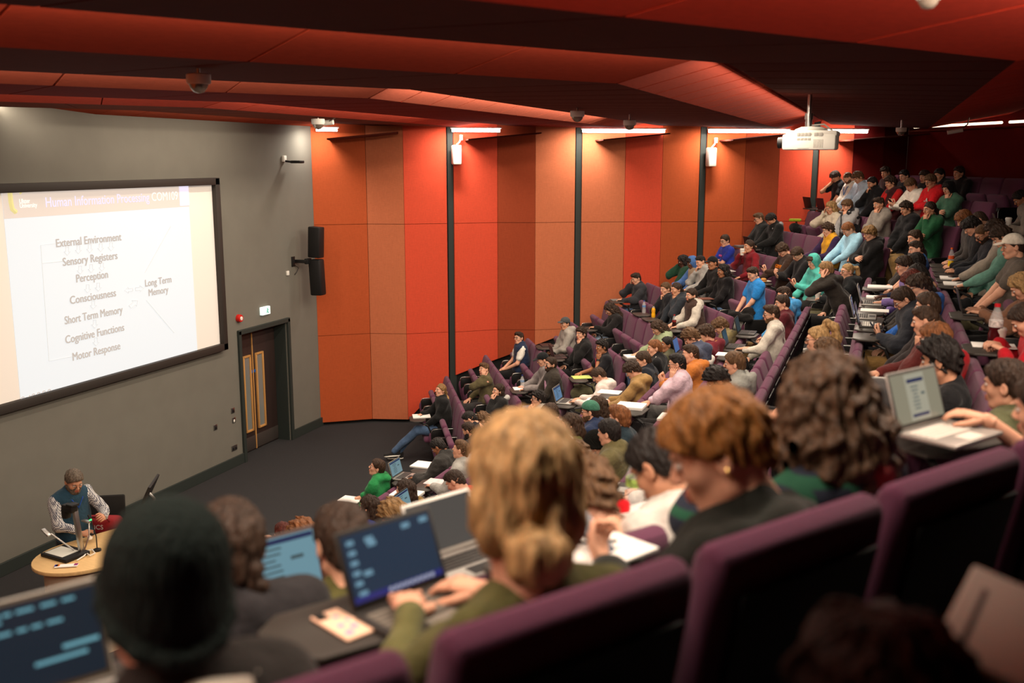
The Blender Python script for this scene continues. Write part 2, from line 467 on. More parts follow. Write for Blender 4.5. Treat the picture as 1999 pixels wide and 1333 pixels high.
# ================================================================ ceiling: folded cloth panels that follow the seat rows
CM = {0: fabric_panel('ceiling_red', (176, 46, 26)), 1: fabric_panel('ceiling_maroon', (74, 26, 20)), 2: fabric_panel('ceiling_orange', (158, 56, 34)),  # contrast of lit and dark folds put partly into these cloth colours
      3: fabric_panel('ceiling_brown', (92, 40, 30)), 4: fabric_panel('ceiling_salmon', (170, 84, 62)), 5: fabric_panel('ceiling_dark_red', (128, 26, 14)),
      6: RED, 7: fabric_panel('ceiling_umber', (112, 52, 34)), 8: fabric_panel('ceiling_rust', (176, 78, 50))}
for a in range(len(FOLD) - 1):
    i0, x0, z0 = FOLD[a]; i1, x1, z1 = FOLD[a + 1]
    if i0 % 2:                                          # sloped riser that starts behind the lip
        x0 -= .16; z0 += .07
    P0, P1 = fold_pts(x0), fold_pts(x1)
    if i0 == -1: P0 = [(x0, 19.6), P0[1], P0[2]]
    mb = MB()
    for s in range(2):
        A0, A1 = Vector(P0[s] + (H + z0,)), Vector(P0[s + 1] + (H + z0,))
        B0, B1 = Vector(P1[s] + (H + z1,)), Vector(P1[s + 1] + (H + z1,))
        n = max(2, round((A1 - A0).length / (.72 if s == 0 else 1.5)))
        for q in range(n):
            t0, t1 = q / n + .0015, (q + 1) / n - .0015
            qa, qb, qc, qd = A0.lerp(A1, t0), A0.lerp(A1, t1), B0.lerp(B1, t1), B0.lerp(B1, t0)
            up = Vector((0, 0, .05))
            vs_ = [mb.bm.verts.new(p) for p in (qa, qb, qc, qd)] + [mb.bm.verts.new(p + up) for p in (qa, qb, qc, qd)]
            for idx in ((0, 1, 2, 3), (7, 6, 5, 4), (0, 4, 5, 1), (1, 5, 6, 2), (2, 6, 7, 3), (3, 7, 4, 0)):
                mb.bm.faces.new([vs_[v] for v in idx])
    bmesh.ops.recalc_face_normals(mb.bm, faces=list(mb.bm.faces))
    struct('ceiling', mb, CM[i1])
mb = MB(); mb.box((-2.5, 8, 6.12), (17, 34, .1)); struct('ceiling_slab', mb, M_BLACK)
mb = MB()                                               # dull rear ceiling over the last rows
mb.prism([(2.1, 5.9), (2.1, 19.6), (1.0, 21.6), (4.2, 21), (4.2, -6), (-6.5, -6), (-5.5, -5.5)], H + .72, H + .78)
struct('ceiling', mb, CM[3])

# strip lights along the side wall, each over a shelf that shades the cloth beside it
M_TUBE = mat('fluorescent_tube', (1, .93, .84, 1), emit=14, emit_color=(1, .92, .84, 1))
M_TUBE_W = mat('white_fitting', srgb(235, 230, 222), rough=.5)
u = Vector((.889, .457, 0)); vin = Vector((.457, -.889, 0))
def along(p, a, off, z): q = Vector((p[0], p[1], 0)) + u * a + vin * off; return (q.x, q.y, z)
runs = [((-7.84, 17.52), .1, 1.0, .36, 1.70, 'second'), ((-5.68, 18.79), .1, 1.7, .38, 1.65, 'third'),
        ((-3.45, 19.78), .1, 1.7, .38, 1.65, 'fourth'), ((-1.40, 20.72), .15, 1.0, .45, 2.0, 'fifth'), ((-10.0, 16.25), .12, .5, .34, 1.6, 'first')]
for (p, a0, a1, b0, b1, nm) in runs:
    r = empty('strip_light', along(p, a0, .2, 5.66))
    tag(r, 'white strip light at the top of the side wall, %s from the stage' % nm, 'ceiling light', 'strip lights along the side wall')
    o0 = Vector(r.location)
    mb = MB(); mb.tube([Vector(along(p, a0, .20, 5.62)) - o0, Vector(along(p, a1, .20, 5.62)) - o0], .03, 8); mb.build('tube', M_TUBE, r)
    mb = MB(); mb.tube([Vector(along(p, a0 - .03, .20, 5.665)) - o0, Vector(along(p, a1 + .03, .20, 5.665)) - o0], .022, 6); mb.build('housing', M_TUBE_W, r)
    area('strip_spot', along(p, (a0 + b0) / 2 - .05, .46, 5.61), (b0 - a0, .08), 32 if nm != 'first' else 13, (1, .90, .78), (vin.x * -.15, vin.y * -.15, -1), u)
    mb = MB(); q = [along(p, b0, -.25, 0)[:2], along(p, b1, -.25, 0)[:2], along(p, b1, .80, 0)[:2], along(p, b0, .80, 0)[:2]]
    mb.prism(q, [5.43, 5.55, 5.55, 5.43], [5.455, 5.575, 5.575, 5.455]); struct('trim_shelf', mb, CM[3])
# back wall strips (seen end on at the upper right)
bd = Vector((math.sin(thF), -math.cos(thF), 0)); bi = Vector((-nF[0], -nF[1], 0))
for q, (a0, a1) in enumerate(((.6, 3.2), (3.4, 6.4))):
    s0 = Vector((pF0[0], pF0[1], 5.66)) + bd * a0 + bi * .25; s1 = Vector((pF0[0], pF0[1], 5.66)) + bd * a1 + bi * .25
    r = empty('strip_light', s0); tag(r, 'strip light over the dark back wall, %s' % ('next to the side wall corner' if q == 0 else 'nearer the camera'), 'ceiling light', 'strip lights over the back wall')
    mb = MB(); mb.tube([(0, 0, .03), s1 - s0 + Vector((0, 0, .03))], .022, 8); mb.build('tube', mat('dim_tube', (1, .8, .6, 1), emit=3.0, emit_color=(1, .72, .5, 1)), r)
    mb = MB(); a = [(s0 + bi * .12), (s1 + bi * .12), (s1 - bi * .25), (s0 - bi * .25)]
    mb.prism([(v.x, v.y) for v in a], 5.60, 5.625); struct('trim_shelf', mb, CM[3])
# ================================================================ projection screen
FX = -10.0
def wy(px, py, x=FX): q = at_x(px, py, x); return q[1], q[2]
SY0, SY1, SZ0, SZ1 = 8.55, 13.32, 2.05, 4.80
scr = empty('projection_screen', (FX, SY0, SZ0))
tag(scr, 'wide projection screen in a black frame on the grey front wall, showing a lecture slide', 'screen')
M_FRAME = mat('dark_bronze_frame', srgb(48, 42, 38), rough=0.6)
M_SCREEN = mat('matt_white_screen', srgb(214, 206, 196), rough=0.9, emit=0.26, emit_color=srgb(255, 240, 226))  # emission stands in for light reflected off the screen
mb = MB()
for (c, s) in (((.06, (SY1 - SY0) / 2, SZ1 - SZ0 - .05), (.12, SY1 - SY0, .11)), ((.06, (SY1 - SY0) / 2, .05), (.12, SY1 - SY0, .11)),
               ((.06, .05, (SZ1 - SZ0) / 2), (.12, .11, SZ1 - SZ0)), ((.06, SY1 - SY0 - .05, (SZ1 - SZ0) / 2), (.12, .11, SZ1 - SZ0))):
    mb.box(c, s, .006)
mb.build('frame', M_FRAME, scr)
mb = MB(); mb.box((.02, (SY1 - SY0) / 2, (SZ1 - SZ0) / 2), (.04, SY1 - SY0 - .1, SZ1 - SZ0 - .1)); mb.build('screen_surface', M_SCREEN, scr)
M_SLIDE = mat('slide_white', srgb(150, 152, 152), rough=.9, emit=0.66, emit_color=srgb(244, 250, 255))  # projector light put into the slide materials as emission
M_HEADER = mat('slide_header', srgb(150, 140, 132), rough=.9, emit=0.56, emit_color=srgb(255, 238, 224))
M_STXT = mat('slide_grey_text', srgb(120, 116, 110), rough=.9, emit=0.50, emit_color=srgb(255, 240, 228))
M_SLINE = mat('slide_faint_line', srgb(140, 140, 138), rough=.9, emit=0.62, emit_color=srgb(246, 244, 240))
M_SLAV = mat('slide_lavender', srgb(150, 146, 160), rough=.9, emit=0.80, emit_color=srgb(240, 232, 255))
M_SWHT = mat('slide_bright', srgb(160, 160, 156), rough=.9, emit=0.82, emit_color=srgb(255, 252, 240))
M_SYEL = mat('slide_yellow', srgb(160, 150, 100), rough=.9, emit=0.62, emit_color=srgb(255, 240, 165))
XS = .045                                               # slide surface in front of the wall
LY0, LY1, LZ0, LZ1 = 9.19, 12.635, 2.13, 4.70
def quad(name, m, parent, y0, y1, z0, z1, x):
    mb = MB(); mb.box((x, (y0 + y1) / 2 - SY0, (z0 + z1) / 2 - SZ0), (.004, y1 - y0, z1 - z0)); return mb.build(name, m, parent, False)
slide = quad('slide', M_SLIDE, scr, LY0, LY1, LZ0, LZ1, XS)
quad('slide_header', M_HEADER, slide, LY0, LY1, 4.385, LZ1, XS + .004)
quad('slide_corner_picture', M_SLAV, slide, 12.42, LY1, 4.40, LZ1, XS + .008)
def text(name, s, m, parent, y, z, size, x=XS + .010, off=0.0, width=None, align='LEFT', R=None):
    me = text_mesh(s, size, m, align, off)
    xs = [v.co.x for v in me.vertices]; sx = width / (max(xs) - min(xs)) if width else 1.0
    o = put(name, me, parent)
    o.matrix_local = Matrix(((0, 0, 1, x), (1, 0, 0, y), (0, 1, 0, z), (0, 0, 0, 1))) @ Matrix.Diagonal((sx, 1, 1, 1))
    return o
def wall_text(name, s, m, a, b, cap, off=0.0):
    (y0, z0), (y1, z1) = wy(*a), wy(*b)
    return text(name, s, m, slide, min(y0, y1) - SY0, (z0 + z1) / 2 - SZ0, cap / .70, off=off, width=abs(y1 - y0))
for s, a, b in (('External Environment', (102.5, 482), (231, 469.5)), ('Sensory Registers', (116, 517), (224, 507)), ('Perception', (142, 550), (205, 543)),
                ('Consciousness', (130, 591.5), (221, 579.5)), ('Short Term Memory', (120, 631), (234, 612)), ('Cognitive Functions', (121, 668.5), (237, 646.5)),
                ('Motor Response', (135, 702.5), (229, 682)), ('Long Term', (277, 559), (329, 551)), ('Memory', (284, 578), (323, 570))):
    wall_text('slide_text', s, M_STXT, a, b, .105 if s not in ('Long Term', 'Memory') else .1, off=.006)
wall_text('slide_title', 'Human Information Processing', M_SLAV, (82, 403), (285, 394), .125, off=.001)
wall_text('slide_title', 'COM109', M_SWHT, (290, 392), (341, 390), .125)
wall_text('slide_logo_text', 'Ulster', M_SWHT, (31, 397), (52, 396), .055, off=.002)
wall_text('slide_logo_text', 'University', M_SWHT, (32, 405.5), (66, 404), .055, off=.002)
def wl(px, py): y, z = wy(px, py); return (XS + .010, y - SY0, z - SZ0)
def strokes(name, segs, r, m):
    mb = MB()
    for s in segs: mb.tube([wl(*p) for p in s], r, 5)
    return mb.build(name, m, slide)
strokes('slide_logo', [((12, 376), (14, 395), (17, 408), (24, 414))], .03, M_SYEL)
strokes('slide_logo', [((32, 378), (35, 375))], .012, M_SYEL)
Z4 = lambda x, y: (x / 2.468, 320 + y / 2.468)
strokes('slide_connector', [(Z4(253, 383), Z4(180, 390), Z4(220, 948), Z4(335, 925)), (Z4(187, 478), Z4(285, 468))], .0035, M_SLINE)
strokes('slide_connector', [(Z4(808, 300), Z4(683, 523))], .003, M_SLINE); strokes('slide_connector', [(Z4(690, 655), Z4(825, 813))], .003, M_SLINE)
def arrow(c, d=(0, 1), k=1.0):
    sh = [(-7, -20), (7, -20), (7, 2), (15, 2), (0, 20), (-15, 2), (-7, 2), (-7, -20)]
    L = math.hypot(*d); d = (d[0] / L, d[1] / L)
    return tuple(Z4(c[0] + (y * d[0] + x * -d[1]) * k, c[1] + (y * d[1] + x * d[0]) * k) for (x, y) in sh)
for c in ((308, 420), (362, 412), (417, 407), (470, 402), (520, 398), (371, 510), (424, 503), (476, 495), (407, 600), (458, 592), (434, 678), (441, 770), (447, 855)):
    strokes('slide_arrow', [arrow(c)], .0035, M_SLINE)
strokes('slide_arrow', [arrow((605, 606), (-1, .1))], .0035, M_SLINE); strokes('slide_arrow', [arrow((658, 600), (1, -.1))], .0035, M_SLINE); strokes('slide_arrow', [arrow((630, 672), (1, -.8), 1.2)], .0035, M_SLINE)
for i in range(6):
    x, y = 95 + i * 25.5, 1129 - i * 7.2
    strokes('slide_icon', [tuple(Z4(x + 8 * math.cos(a * PI / 4), y + 9 * math.sin(a * PI / 4)) for a in range(9)) if i != 1 else (Z4(x - 8, y + 9), Z4(x + 8, y - 9))], .006, M_STXT)

# ================================================================ things on the front wall
def wall_thing(name, px, py, label, cat):
    y, z = wy(px, py); return tag(empty(name, (FX, y, z)), label, cat)
# tall black loudspeaker on a bracket
r = wall_thing('loudspeaker', 581, 511, 'tall black column loudspeaker on a wall bracket right of the projection screen', 'loudspeaker')
mb = MB(); mb.box((.34, .10, .36), (.24, .19, .56), .02, rot=Matrix.Rotation(.05, 3, 'Y'))
mb.box((.34, .10, -.28), (.24, .19, .66), .03, rot=Matrix.Rotation(-.04, 3, 'Y')); mb.build('cabinet', M_BLACKP, r)
mb = MB(); mb.box((.01, -.16, .02), (.02, .10, .18), .004); mb.box((.12, -.08, .02), (.22, .05, .06), .005); mb.box((.22, .0, .02), (.06, .16, .1), .01); mb.build('bracket', M_BLACKP, r)
mb = MB(); mb.tube([(.02, -.13, -.05), (.05, -.06, -.10), (.03, -.09, -.18), (.02, -.14, -.22)], .007, 6); mb.build('cable', M_BLACKP, r)
r = wall_thing('junction_box', 560.5, 533, 'small white cable box on the wall just below the loudspeaker bracket', 'junction box')
mb = MB(); mb.box((.012, 0, 0), (.03, .07, .08), .006); mb.build('plate', M_WHITEP, r)
r = wall_thing('wall_camera', 553, 312, 'small camera on a short wall bracket near the top of the front wall', 'camera')
mb = MB(); mb.box((.02, 0, .02), (.05, .09, .11), .01); mb.build('mount', M_WHITEP, r)
mb = MB(); mb.tube([(.04, .0, -.02), (.16, .06, -.04)], .018, 8); mb.box((.22, .10, -.035), (.2, .16, .05), .015); mb.build('camera_body', M_BLACKP, r)
r = wall_thing('fire_alarm', 464.5, 621, 'round red fire alarm sounder on the wall beside the door', 'fire alarm')
Rx = Matrix.Rotation(PI / 2, 4, 'Y')
mb = MB(); mb.lathe([(.065, 0), (.065, .05), (.058, .065), (.0, .068)], n=20, M=Rx); mb.build('sounder', mat('signal_red', srgb(196, 34, 28), rough=.4), r)
mb = MB(); mb.lathe([(.033, .066), (.033, .074), (.01, .078)], n=16, M=Rx); mb.build('grille', M_WHITEP, r)
r = wall_thing('exit_sign', 514.5, 606, 'small lit exit sign above the double door', 'exit sign')
mb = MB(); mb.box((.03, 0, 0), (.06, .24, .14), .008); mb.build('sign_box', mat('lit_sign_white', srgb(225, 240, 235), emit=.75, emit_color=srgb(230, 250, 245)), r)
M_SGREEN = mat('sign_green', srgb(90, 170, 150), rough=.5, emit=.3, emit_color=srgb(120, 200, 180))
mb = MB(); mb.ico((.063, .03, .035), .012); mb.tube([(.063, .03, .025), (.063, .025, -.01), (.063, .05, -.04)], .009, 6); mb.tube([(.063, .025, -.01), (.063, .0, -.035)], .008, 6); mb.tube([(.063, .06, .01), (.063, .03, .015), (.063, .005, .0)], .006, 6)
mb.build('running_figure', M_SGREEN, r)
for (px, py, nm, txt, two) in ((454, 801, 'wall_switch', 'upper small steel switch beside the door', 0), (456, 820, 'wall_switch', 'lower small steel switch with a white rocker beside the door', 0),
                               (420, 834, 'wall_switch', 'small steel socket on the wall a step left of the door switches', 0), (457, 874, 'wall_socket', 'steel double socket low on the wall beside the door', 1)):
    r = wall_thing(nm, px, py, txt, 'socket' if two or px == 420 else 'switch')
    wd = .15 if two else .088
    mb = MB(); mb.box((.006, 0, 0), (.012, wd, .088), .003); mb.build('plate', M_CHROME, r)
    mb = MB(); 
    for dy in ((-.035, .035) if two else (0,)): mb.box((.014, dy, -.01), (.006, .04, .045), .003)
    mb.build('insert', M_WHITEP if py == 820 else M_BLACKP, r)

# side wall loudspeakers
for (p, txt) in (((-7.72, 17.58), 'small white loudspeaker on the dark post nearest the stage'), ((-3.33, 19.84), 'small white loudspeaker on the dark post further back up the side wall')):
    q = Vector((p[0], p[1], 0)) + u * .05 + vin * .14
    z = at_z(0, 0, 0)[2]
    r = empty('wall_speaker', (q.x, q.y, 0)); tag(r, txt, 'loudspeaker', 'white side wall speakers')
    r.location.z = 5.19 if p[0] < -5 else 5.15
    r.rotation_euler.z = rad(-50)
    mb = MB(); mb.box((0, 0, -.02), (.15, .16, .36), .02); mb.build('cabinet', M_WHITEP, r)
    mb = MB(); mb.box((0, -.081, -.02), (.13, .006, .33), .004); mb.build('grille', mat('speaker_grille', srgb(212, 208, 198), rough=.8, bump=.4, bscale=400), r)
    mb = MB(); mb.tube([(0, .0, .16), (0, .06, .22), (0, .10, .30)], .015, 8); mb.box((0, .09, .30), (.05, .05, .1), .005); mb.build('bracket', M_WHITEP, r)

# ================================================================ small domes and cameras under the ceiling
def dome(px, py, z, txt, s=1.0):
    q = at_z(px, py, z); r = empty('dome_camera', (q[0], q[1], q[2])); tag(r, txt, 'dome camera', 'dome cameras under the ceiling')
    mb = MB(); mb.lathe([(.075 * s, .055 * s), (.08 * s, .05 * s), (.08 * s, .0), (.07 * s, -.012 * s)], n=24); mb.build('collar', M_WHITEP, r)
    mb = MB(); mb.lathe([(.066 * s, -.01 * s), (.058 * s, -.035 * s), (.035 * s, -.062 * s), (.0, -.072 * s)], n=24); mb.build('dome', mat('smoked_dome', srgb(150, 135, 122), rough=.12, metal=.6), r)
    mb = MB(); mb.tube([(0, 0, .05 * s), (0, 0, H + .75 - z)], .012, 8); mb.build('drop_rod', M_CHROME, r)
dome(388, 161, H + .50, 'shiny dome camera hanging under the dark ceiling over the stage')
dome(1127, 226, H + .52, 'small dome camera under the ceiling edge left of the strip lights', 1.1)
dome(1229, 243, H + .47, 'small dome camera hanging against the bright strip light, third along', 1.1)
dome(621, 241, H + .50, 'small dome camera at the corner where the grey wall meets the orange wall', 1.2)
dome(1759, 256, H + .42, 'small dome camera under the ceiling before the dark back wall', 1.0)
dome(1812, -4, H + .60, 'dome camera close above, cut by the top of the frame', .6)
q = at_z(1863, 256, H + .42); r = empty('spot_camera', q); tag(r, 'small bullet camera on a bracket beside the last strip light', 'camera')
mb = MB(); mb.tube([(-.1, 0, -.02), (.12, 0, .02)], .035, 10); mb.build('camera_body', M_WHITEP, r)
mb = MB(); mb.tube([(.08, 0, .02), (.18, 0, .1), (.2, 0, .26)], .01, 8); mb.build('bracket', M_CHROME, r)
q = at_z(634, 241, H + .51); r = empty('spot_camera', q); tag(r, 'small white bullet camera under the ceiling at the corner by the stage', 'camera')
mb = MB(); mb.tube([(-.1, 0, 0), (.12, .04, .02)], .04, 10); mb.build('camera_body', M_WHITEP, r)
mb = MB(); mb.tube([(.08, 0, .03), (.18, 0, .08), (.2, 0, .2)], .01, 8); mb.build('bracket', M_CHROME, r)

# ================================================================ projector
tp = 10.2
q = at_t(1583, 272, tp); pr = empty('projector', q, rad(-2)); tag(pr, 'white ceiling projector hanging on a short pole, lens towards the stage', 'projector')
K = tp / F                                              # metres per pixel there
mb = MB(); Lp = .50; 
mb.box((0, 0, -.03), (.52, .42, .155), .02); mb.box((.02, 0, .055), (.50, .40, .06), .02)
mb.build('body', M_WHITEP, pr)
mb = MB(); mb.tube([(-.25, -.08, -.035), (-.315, -.08, -.035)], .055, 20); mb.tube([(-.315, -.08, -.035), (-.32, -.08, -.035)], .045, 20); mb.build('lens', M_BLACKP, pr)
M_VENT = mat('vent_grey', srgb(176, 172, 164), rough=.7)
mb = MB()
for i in range(4): mb.box((-.10 + i * .035, -.211, .045), (.030, .004, .035), .002)
for i in range(2): mb.box((.07 + i * .045, -.211, .045), (.04, .004, .035), .002)
for i in range(4): mb.box((-.10 + i * .035, -.211, .0), (.030, .004, .024), .002)
for i in range(8): mb.box((.052 + i * .012, -.211, -.045), (.006, .004, .085), .001)
mb.box((-.05, -.211, -.09), (.11, .004, .004))
mb.build('vents', M_VENT, pr)
mb = MB(); mb.lathe([(.17, .08), (.16, .10), (.10, .125), (.0, .13)], n=28); mb.build('mount_cover', mat('mount_grey', srgb(190, 186, 176), rough=.5), pr)
mb = MB(); mb.tube([(-.03, 0, .12), (-.03, 0, .20)], .035, 14); mb.tube([(-.03, 0, .20), (-.03, 0, .26)], .042, 14); mb.tube([(-.03, 0, .26), (-.03, 0, .62)], .022, 14); mb.build('pole', M_CHROME, pr)
mb = MB(); mb.tube([(.0, .0, .14), (.12, .02, .15), (.2, .03, .09), (.23, .05, .03)], .009, 6); mb.build('cable', M_VENT, pr)

# ================================================================ lectern, lecturer's things
LC = at_z(170, 1080, 1.0); RD = rad(48)                # centre of the round end, direction of the long side
lec = empty('lectern', (LC[0], LC[1], 0), 0); tag(lec, 'curved lectern with a pale wood top and cream front on the stage floor', 'lectern')
M_BEECH = mat('pale_beech_top', srgb(222, 184, 128), rough=.4, mottle=.08, mscale=20, aniso=(.4, 4, 1))
M_CREAM = mat('cream_laminate', srgb(198, 178, 152), rough=.5, mottle=.03, mscale=6)
def oval(a, b, L, n=20):                                # rounded end at the near end, running on along +y
    pts = [(a * math.cos(PI + PI * i / n), b * math.sin(PI + PI * i / n)) for i in range(n + 1)]
    return pts + [(a, L), (a * .55, L + .55), (-a * .55, L + .55), (-a, L)]
Rl = Matrix.Rotation(rad(-20), 4, 'Z')
mb = MB(); mb.prism(oval(.46, .55, .75), .96, 1.0, M=Rl, bevel=.006); mb.build('top', M_BEECH, lec)
mb = MB(); mb.prism([(x * .80, y * .80) for x, y in oval(.46, .55, .80)], .0, .93, M=Rl); mb.build('front', M_CREAM, lec)
mb = MB(); mb.prism([(x * .83, y * .83) for x, y in oval(.46, .55, .78)], .93, .96, M=Rl); mb.build('vent_strip', M_BLACK, lec)
def lp(px, py, z=1.0): return Vector(at_z(px, py, z))
# visualiser: base, column, camera head, two lamps
b = lp(128, 1084); vis = empty('document_camera', b, rad(-8)); tag(vis, 'document camera with column, white base plate and two lamps on the lectern', 'document camera')
mb = MB(); mb.box((0, 0, .02), (.40, .30, .04), .01); mb.build('base', M_BLACKP, vis)
mb = MB(); mb.box((-.03, -.02, .043), (.27, .20, .006), .002); mb.build('stage_plate', mat('vis_plate', srgb(214, 214, 204), rough=.5), vis)
mb = MB(); mb.box((.10, .10, .27), (.045, .05, .50), .006, rot=Matrix.Rotation(-.12, 3, 'Y')); mb.build('column', M_CHROME, vis)
mb = MB(); mb.box((.02, .08, .50), (.16, .09, .08), .015); mb.box((-.04, .08, .44), (.07, .08, .12), .015); mb.box((.07, .08, .545), (.1, .1, .025), .01); mb.build('camera_head', M_BLACKP, vis)
for sgn in (0, 1):
    mb = MB()
    if sgn == 0: mb.tube([(.06, .06, .05), (-.02, -.0, .14), (-.12, -.06, .24)], .008, 8); mb.box((-.17, -.08, .25), (.12, .05, .02), .008, rot=Matrix.Rotation(.5, 3, 'Y'))
    else: mb.tube([(.15, .12, .05), (.16, .18, .18), (.10, .24, .30)], .008, 8); mb.box((.06, .24, .31), (.12, .05, .02), .008)
    mb.build('lamp_arm', M_CHROME, vis)
r = empty('name_card', lp(130, 1106) + Vector((0, 0, .012)), rad(30)); tag(r, 'bright printed badge with orange and blue ends lying on the lectern edge', 'badge')
mb = MB(); mb.box((0, 0, 0), (.22, .075, .006)); mb.build('card', M_PAPER, r)
for xx, c, nm in ((-.085, (226, 120, 50), 'print'), (-.10, (50, 60, 150), 'print'), (.09, (140, 40, 110), 'print')):
    mb = MB(); mb.box((xx, .01, .004), (.035, .05, .002)); mb.build(nm, mat('print_%d' % c[0], srgb(*c), rough=.6), r)
def cyl_cable(name, pts, label, m, r_=.006):
    o0 = pts[0]; rt = MB(); rt.tube([Vector(p) - Vector(o0) for p in pts], r_, 6)
    o = rt.build(name, m); o.location = o0; tag(o, label, 'cable'); return o
pts = [lp(150, 1096) + Vector((0, 0, .012)), lp(165, 1088) + Vector((0, 0, .02)), lp(172, 1078) + Vector((0, 0, .02)), lp(180, 1076) + Vector((0, 0, .02)), lp(186, 1083) + Vector((0, 0, .02)), lp(176, 1088) + Vector((0, 0, .02)), lp(168, 1082) + Vector((0, 0, .02))]
cyl_cable('coiled_cable', pts, 'coiled white cable on the lectern beside the document camera', M_WHITEP, .007)
r = empty('gooseneck_microphone', lp(190, 1075), 0); tag(r, 'thin black gooseneck microphone with a green light on the lectern', 'microphone')
mb = MB(); mb.lathe([(.04, 0), (.04, .02), (.015, .03)], n=16); mb.build('base', M_BLACKP, r)
mb = MB(); mb.tube([(0, 0, .03), (.0, -.0, .16), (-.03, .0, .26), (-.06, 0, .34)], .006, 8); mb.build('neck', M_BLACKP, r)
mb = MB(); mb.tube([(-.06, 0, .34), (-.085, 0, .39)], .011, 8); mb.build('capsule', M_BLACKP, r)
mb = MB(); mb.tube([(-.056, 0, .33), (-.062, 0, .345)], .013, 8); mb.build('light_ring', mat('green_led', (0.05, .8, .2, 1), emit=1.5), r)
# office chair behind the lectern with the red bag on it
cb = at_z(196, 1000, 1.12); oc = empty('office_chair', (cb[0], cb[1], 0), rad(-150)); tag(oc, 'black office chair with a mesh back behind the lectern', 'office chair')
mb = MB(); mb.box((0, -.24, .96), (.44, .04, .55), .03, seg=3, rot=Matrix.Rotation(.12, 3, 'X')); mb.build('backrest', mat('black_mesh', srgb(30, 28, 26), rough=.8, bump=.5, bscale=300), oc)
mb = MB(); mb.box((0, 0, .50), (.48, .46, .09), .035, seg=3); mb.build('seat', M_BLACKP, oc)
mb = MB(); mb.tube([(0, 0, .1), (0, 0, .46)], .03, 12)
for i in range(5): mb.tube([(0, 0, .1), (.28 * math.cos(i * 1.2566), .28 * math.sin(i * 1.2566), .06)], .022, 8)
mb.build('pedestal', M_BLACKP, oc)
for i in range(5):
    mb = MB(); mb.ico((.28 * math.cos(i * 1.2566), .28 * math.sin(i * 1.2566), .03), .03, 1); mb.build('caster', M_BLACKP, oc)
rb = at_z(198, 1018, 1.04); bag = empty('holdall', (rb[0], rb[1], .90), rad(20)); tag(bag, 'dark red holdall with white lettering on the office chair behind the lectern', 'bag')
mb = MB(); mb.box((0, 0, .10), (.46, .22, .20), .07, seg=4); mb.build('bag_body', mat('bag_red', srgb(140, 28, 34), rough=.8, bump=.4, bscale=20), bag)
mb = MB(); mb.tube([(-.14, -.10, .18), (-.1, -.13, .24), (.1, -.13, .24), (.14, -.10, .18)], .012, 8); mb.build('carry_strap', mat('bag_strap', srgb(110, 20, 28), rough=.8), bag)
# stand that carries the bag level (seat raised table edge)
mb = MB(); mb.box((0, 0, .73), (.5, .4, .36), .02); o = mb.build('side_cabinet', M_BLACKP); o.location = (rb[0], rb[1], 0); o.rotation_euler.z = rad(20); tag(o, 'low black cabinet under the red holdall behind the lectern', 'cabinet')
t = text('bag_lettering', 'NCS', M_WHITEP, bag, 0, 0, .075)
t.matrix_local = Matrix.Translation((-.08, -.113, .09)) @ Matrix.Rotation(PI / 2, 4, 'X')
# monitor at the far end of the lectern
mp = at_z(291, 960, 1.28); mon = empty('monitor', (mp[0], mp[1], 1.0), rad(-62)); tag(mon, 'black monitor seen edge on at the far end of the lectern', 'monitor')
mb = MB(); mb.box((0, 0, .28), (.50, .03, .30), .006, rot=Matrix.Rotation(-.45, 3, 'X')); mb.build('panel', M_BLACKP, mon)
mb = MB(); mb.tube([(0, .05, .0), (0, .05, .2), (0, .0, .26)], .02, 8); mb.box((0, .05, .01), (.22, .16, .02), .005); mb.build('stand', M_CHROME, mon)
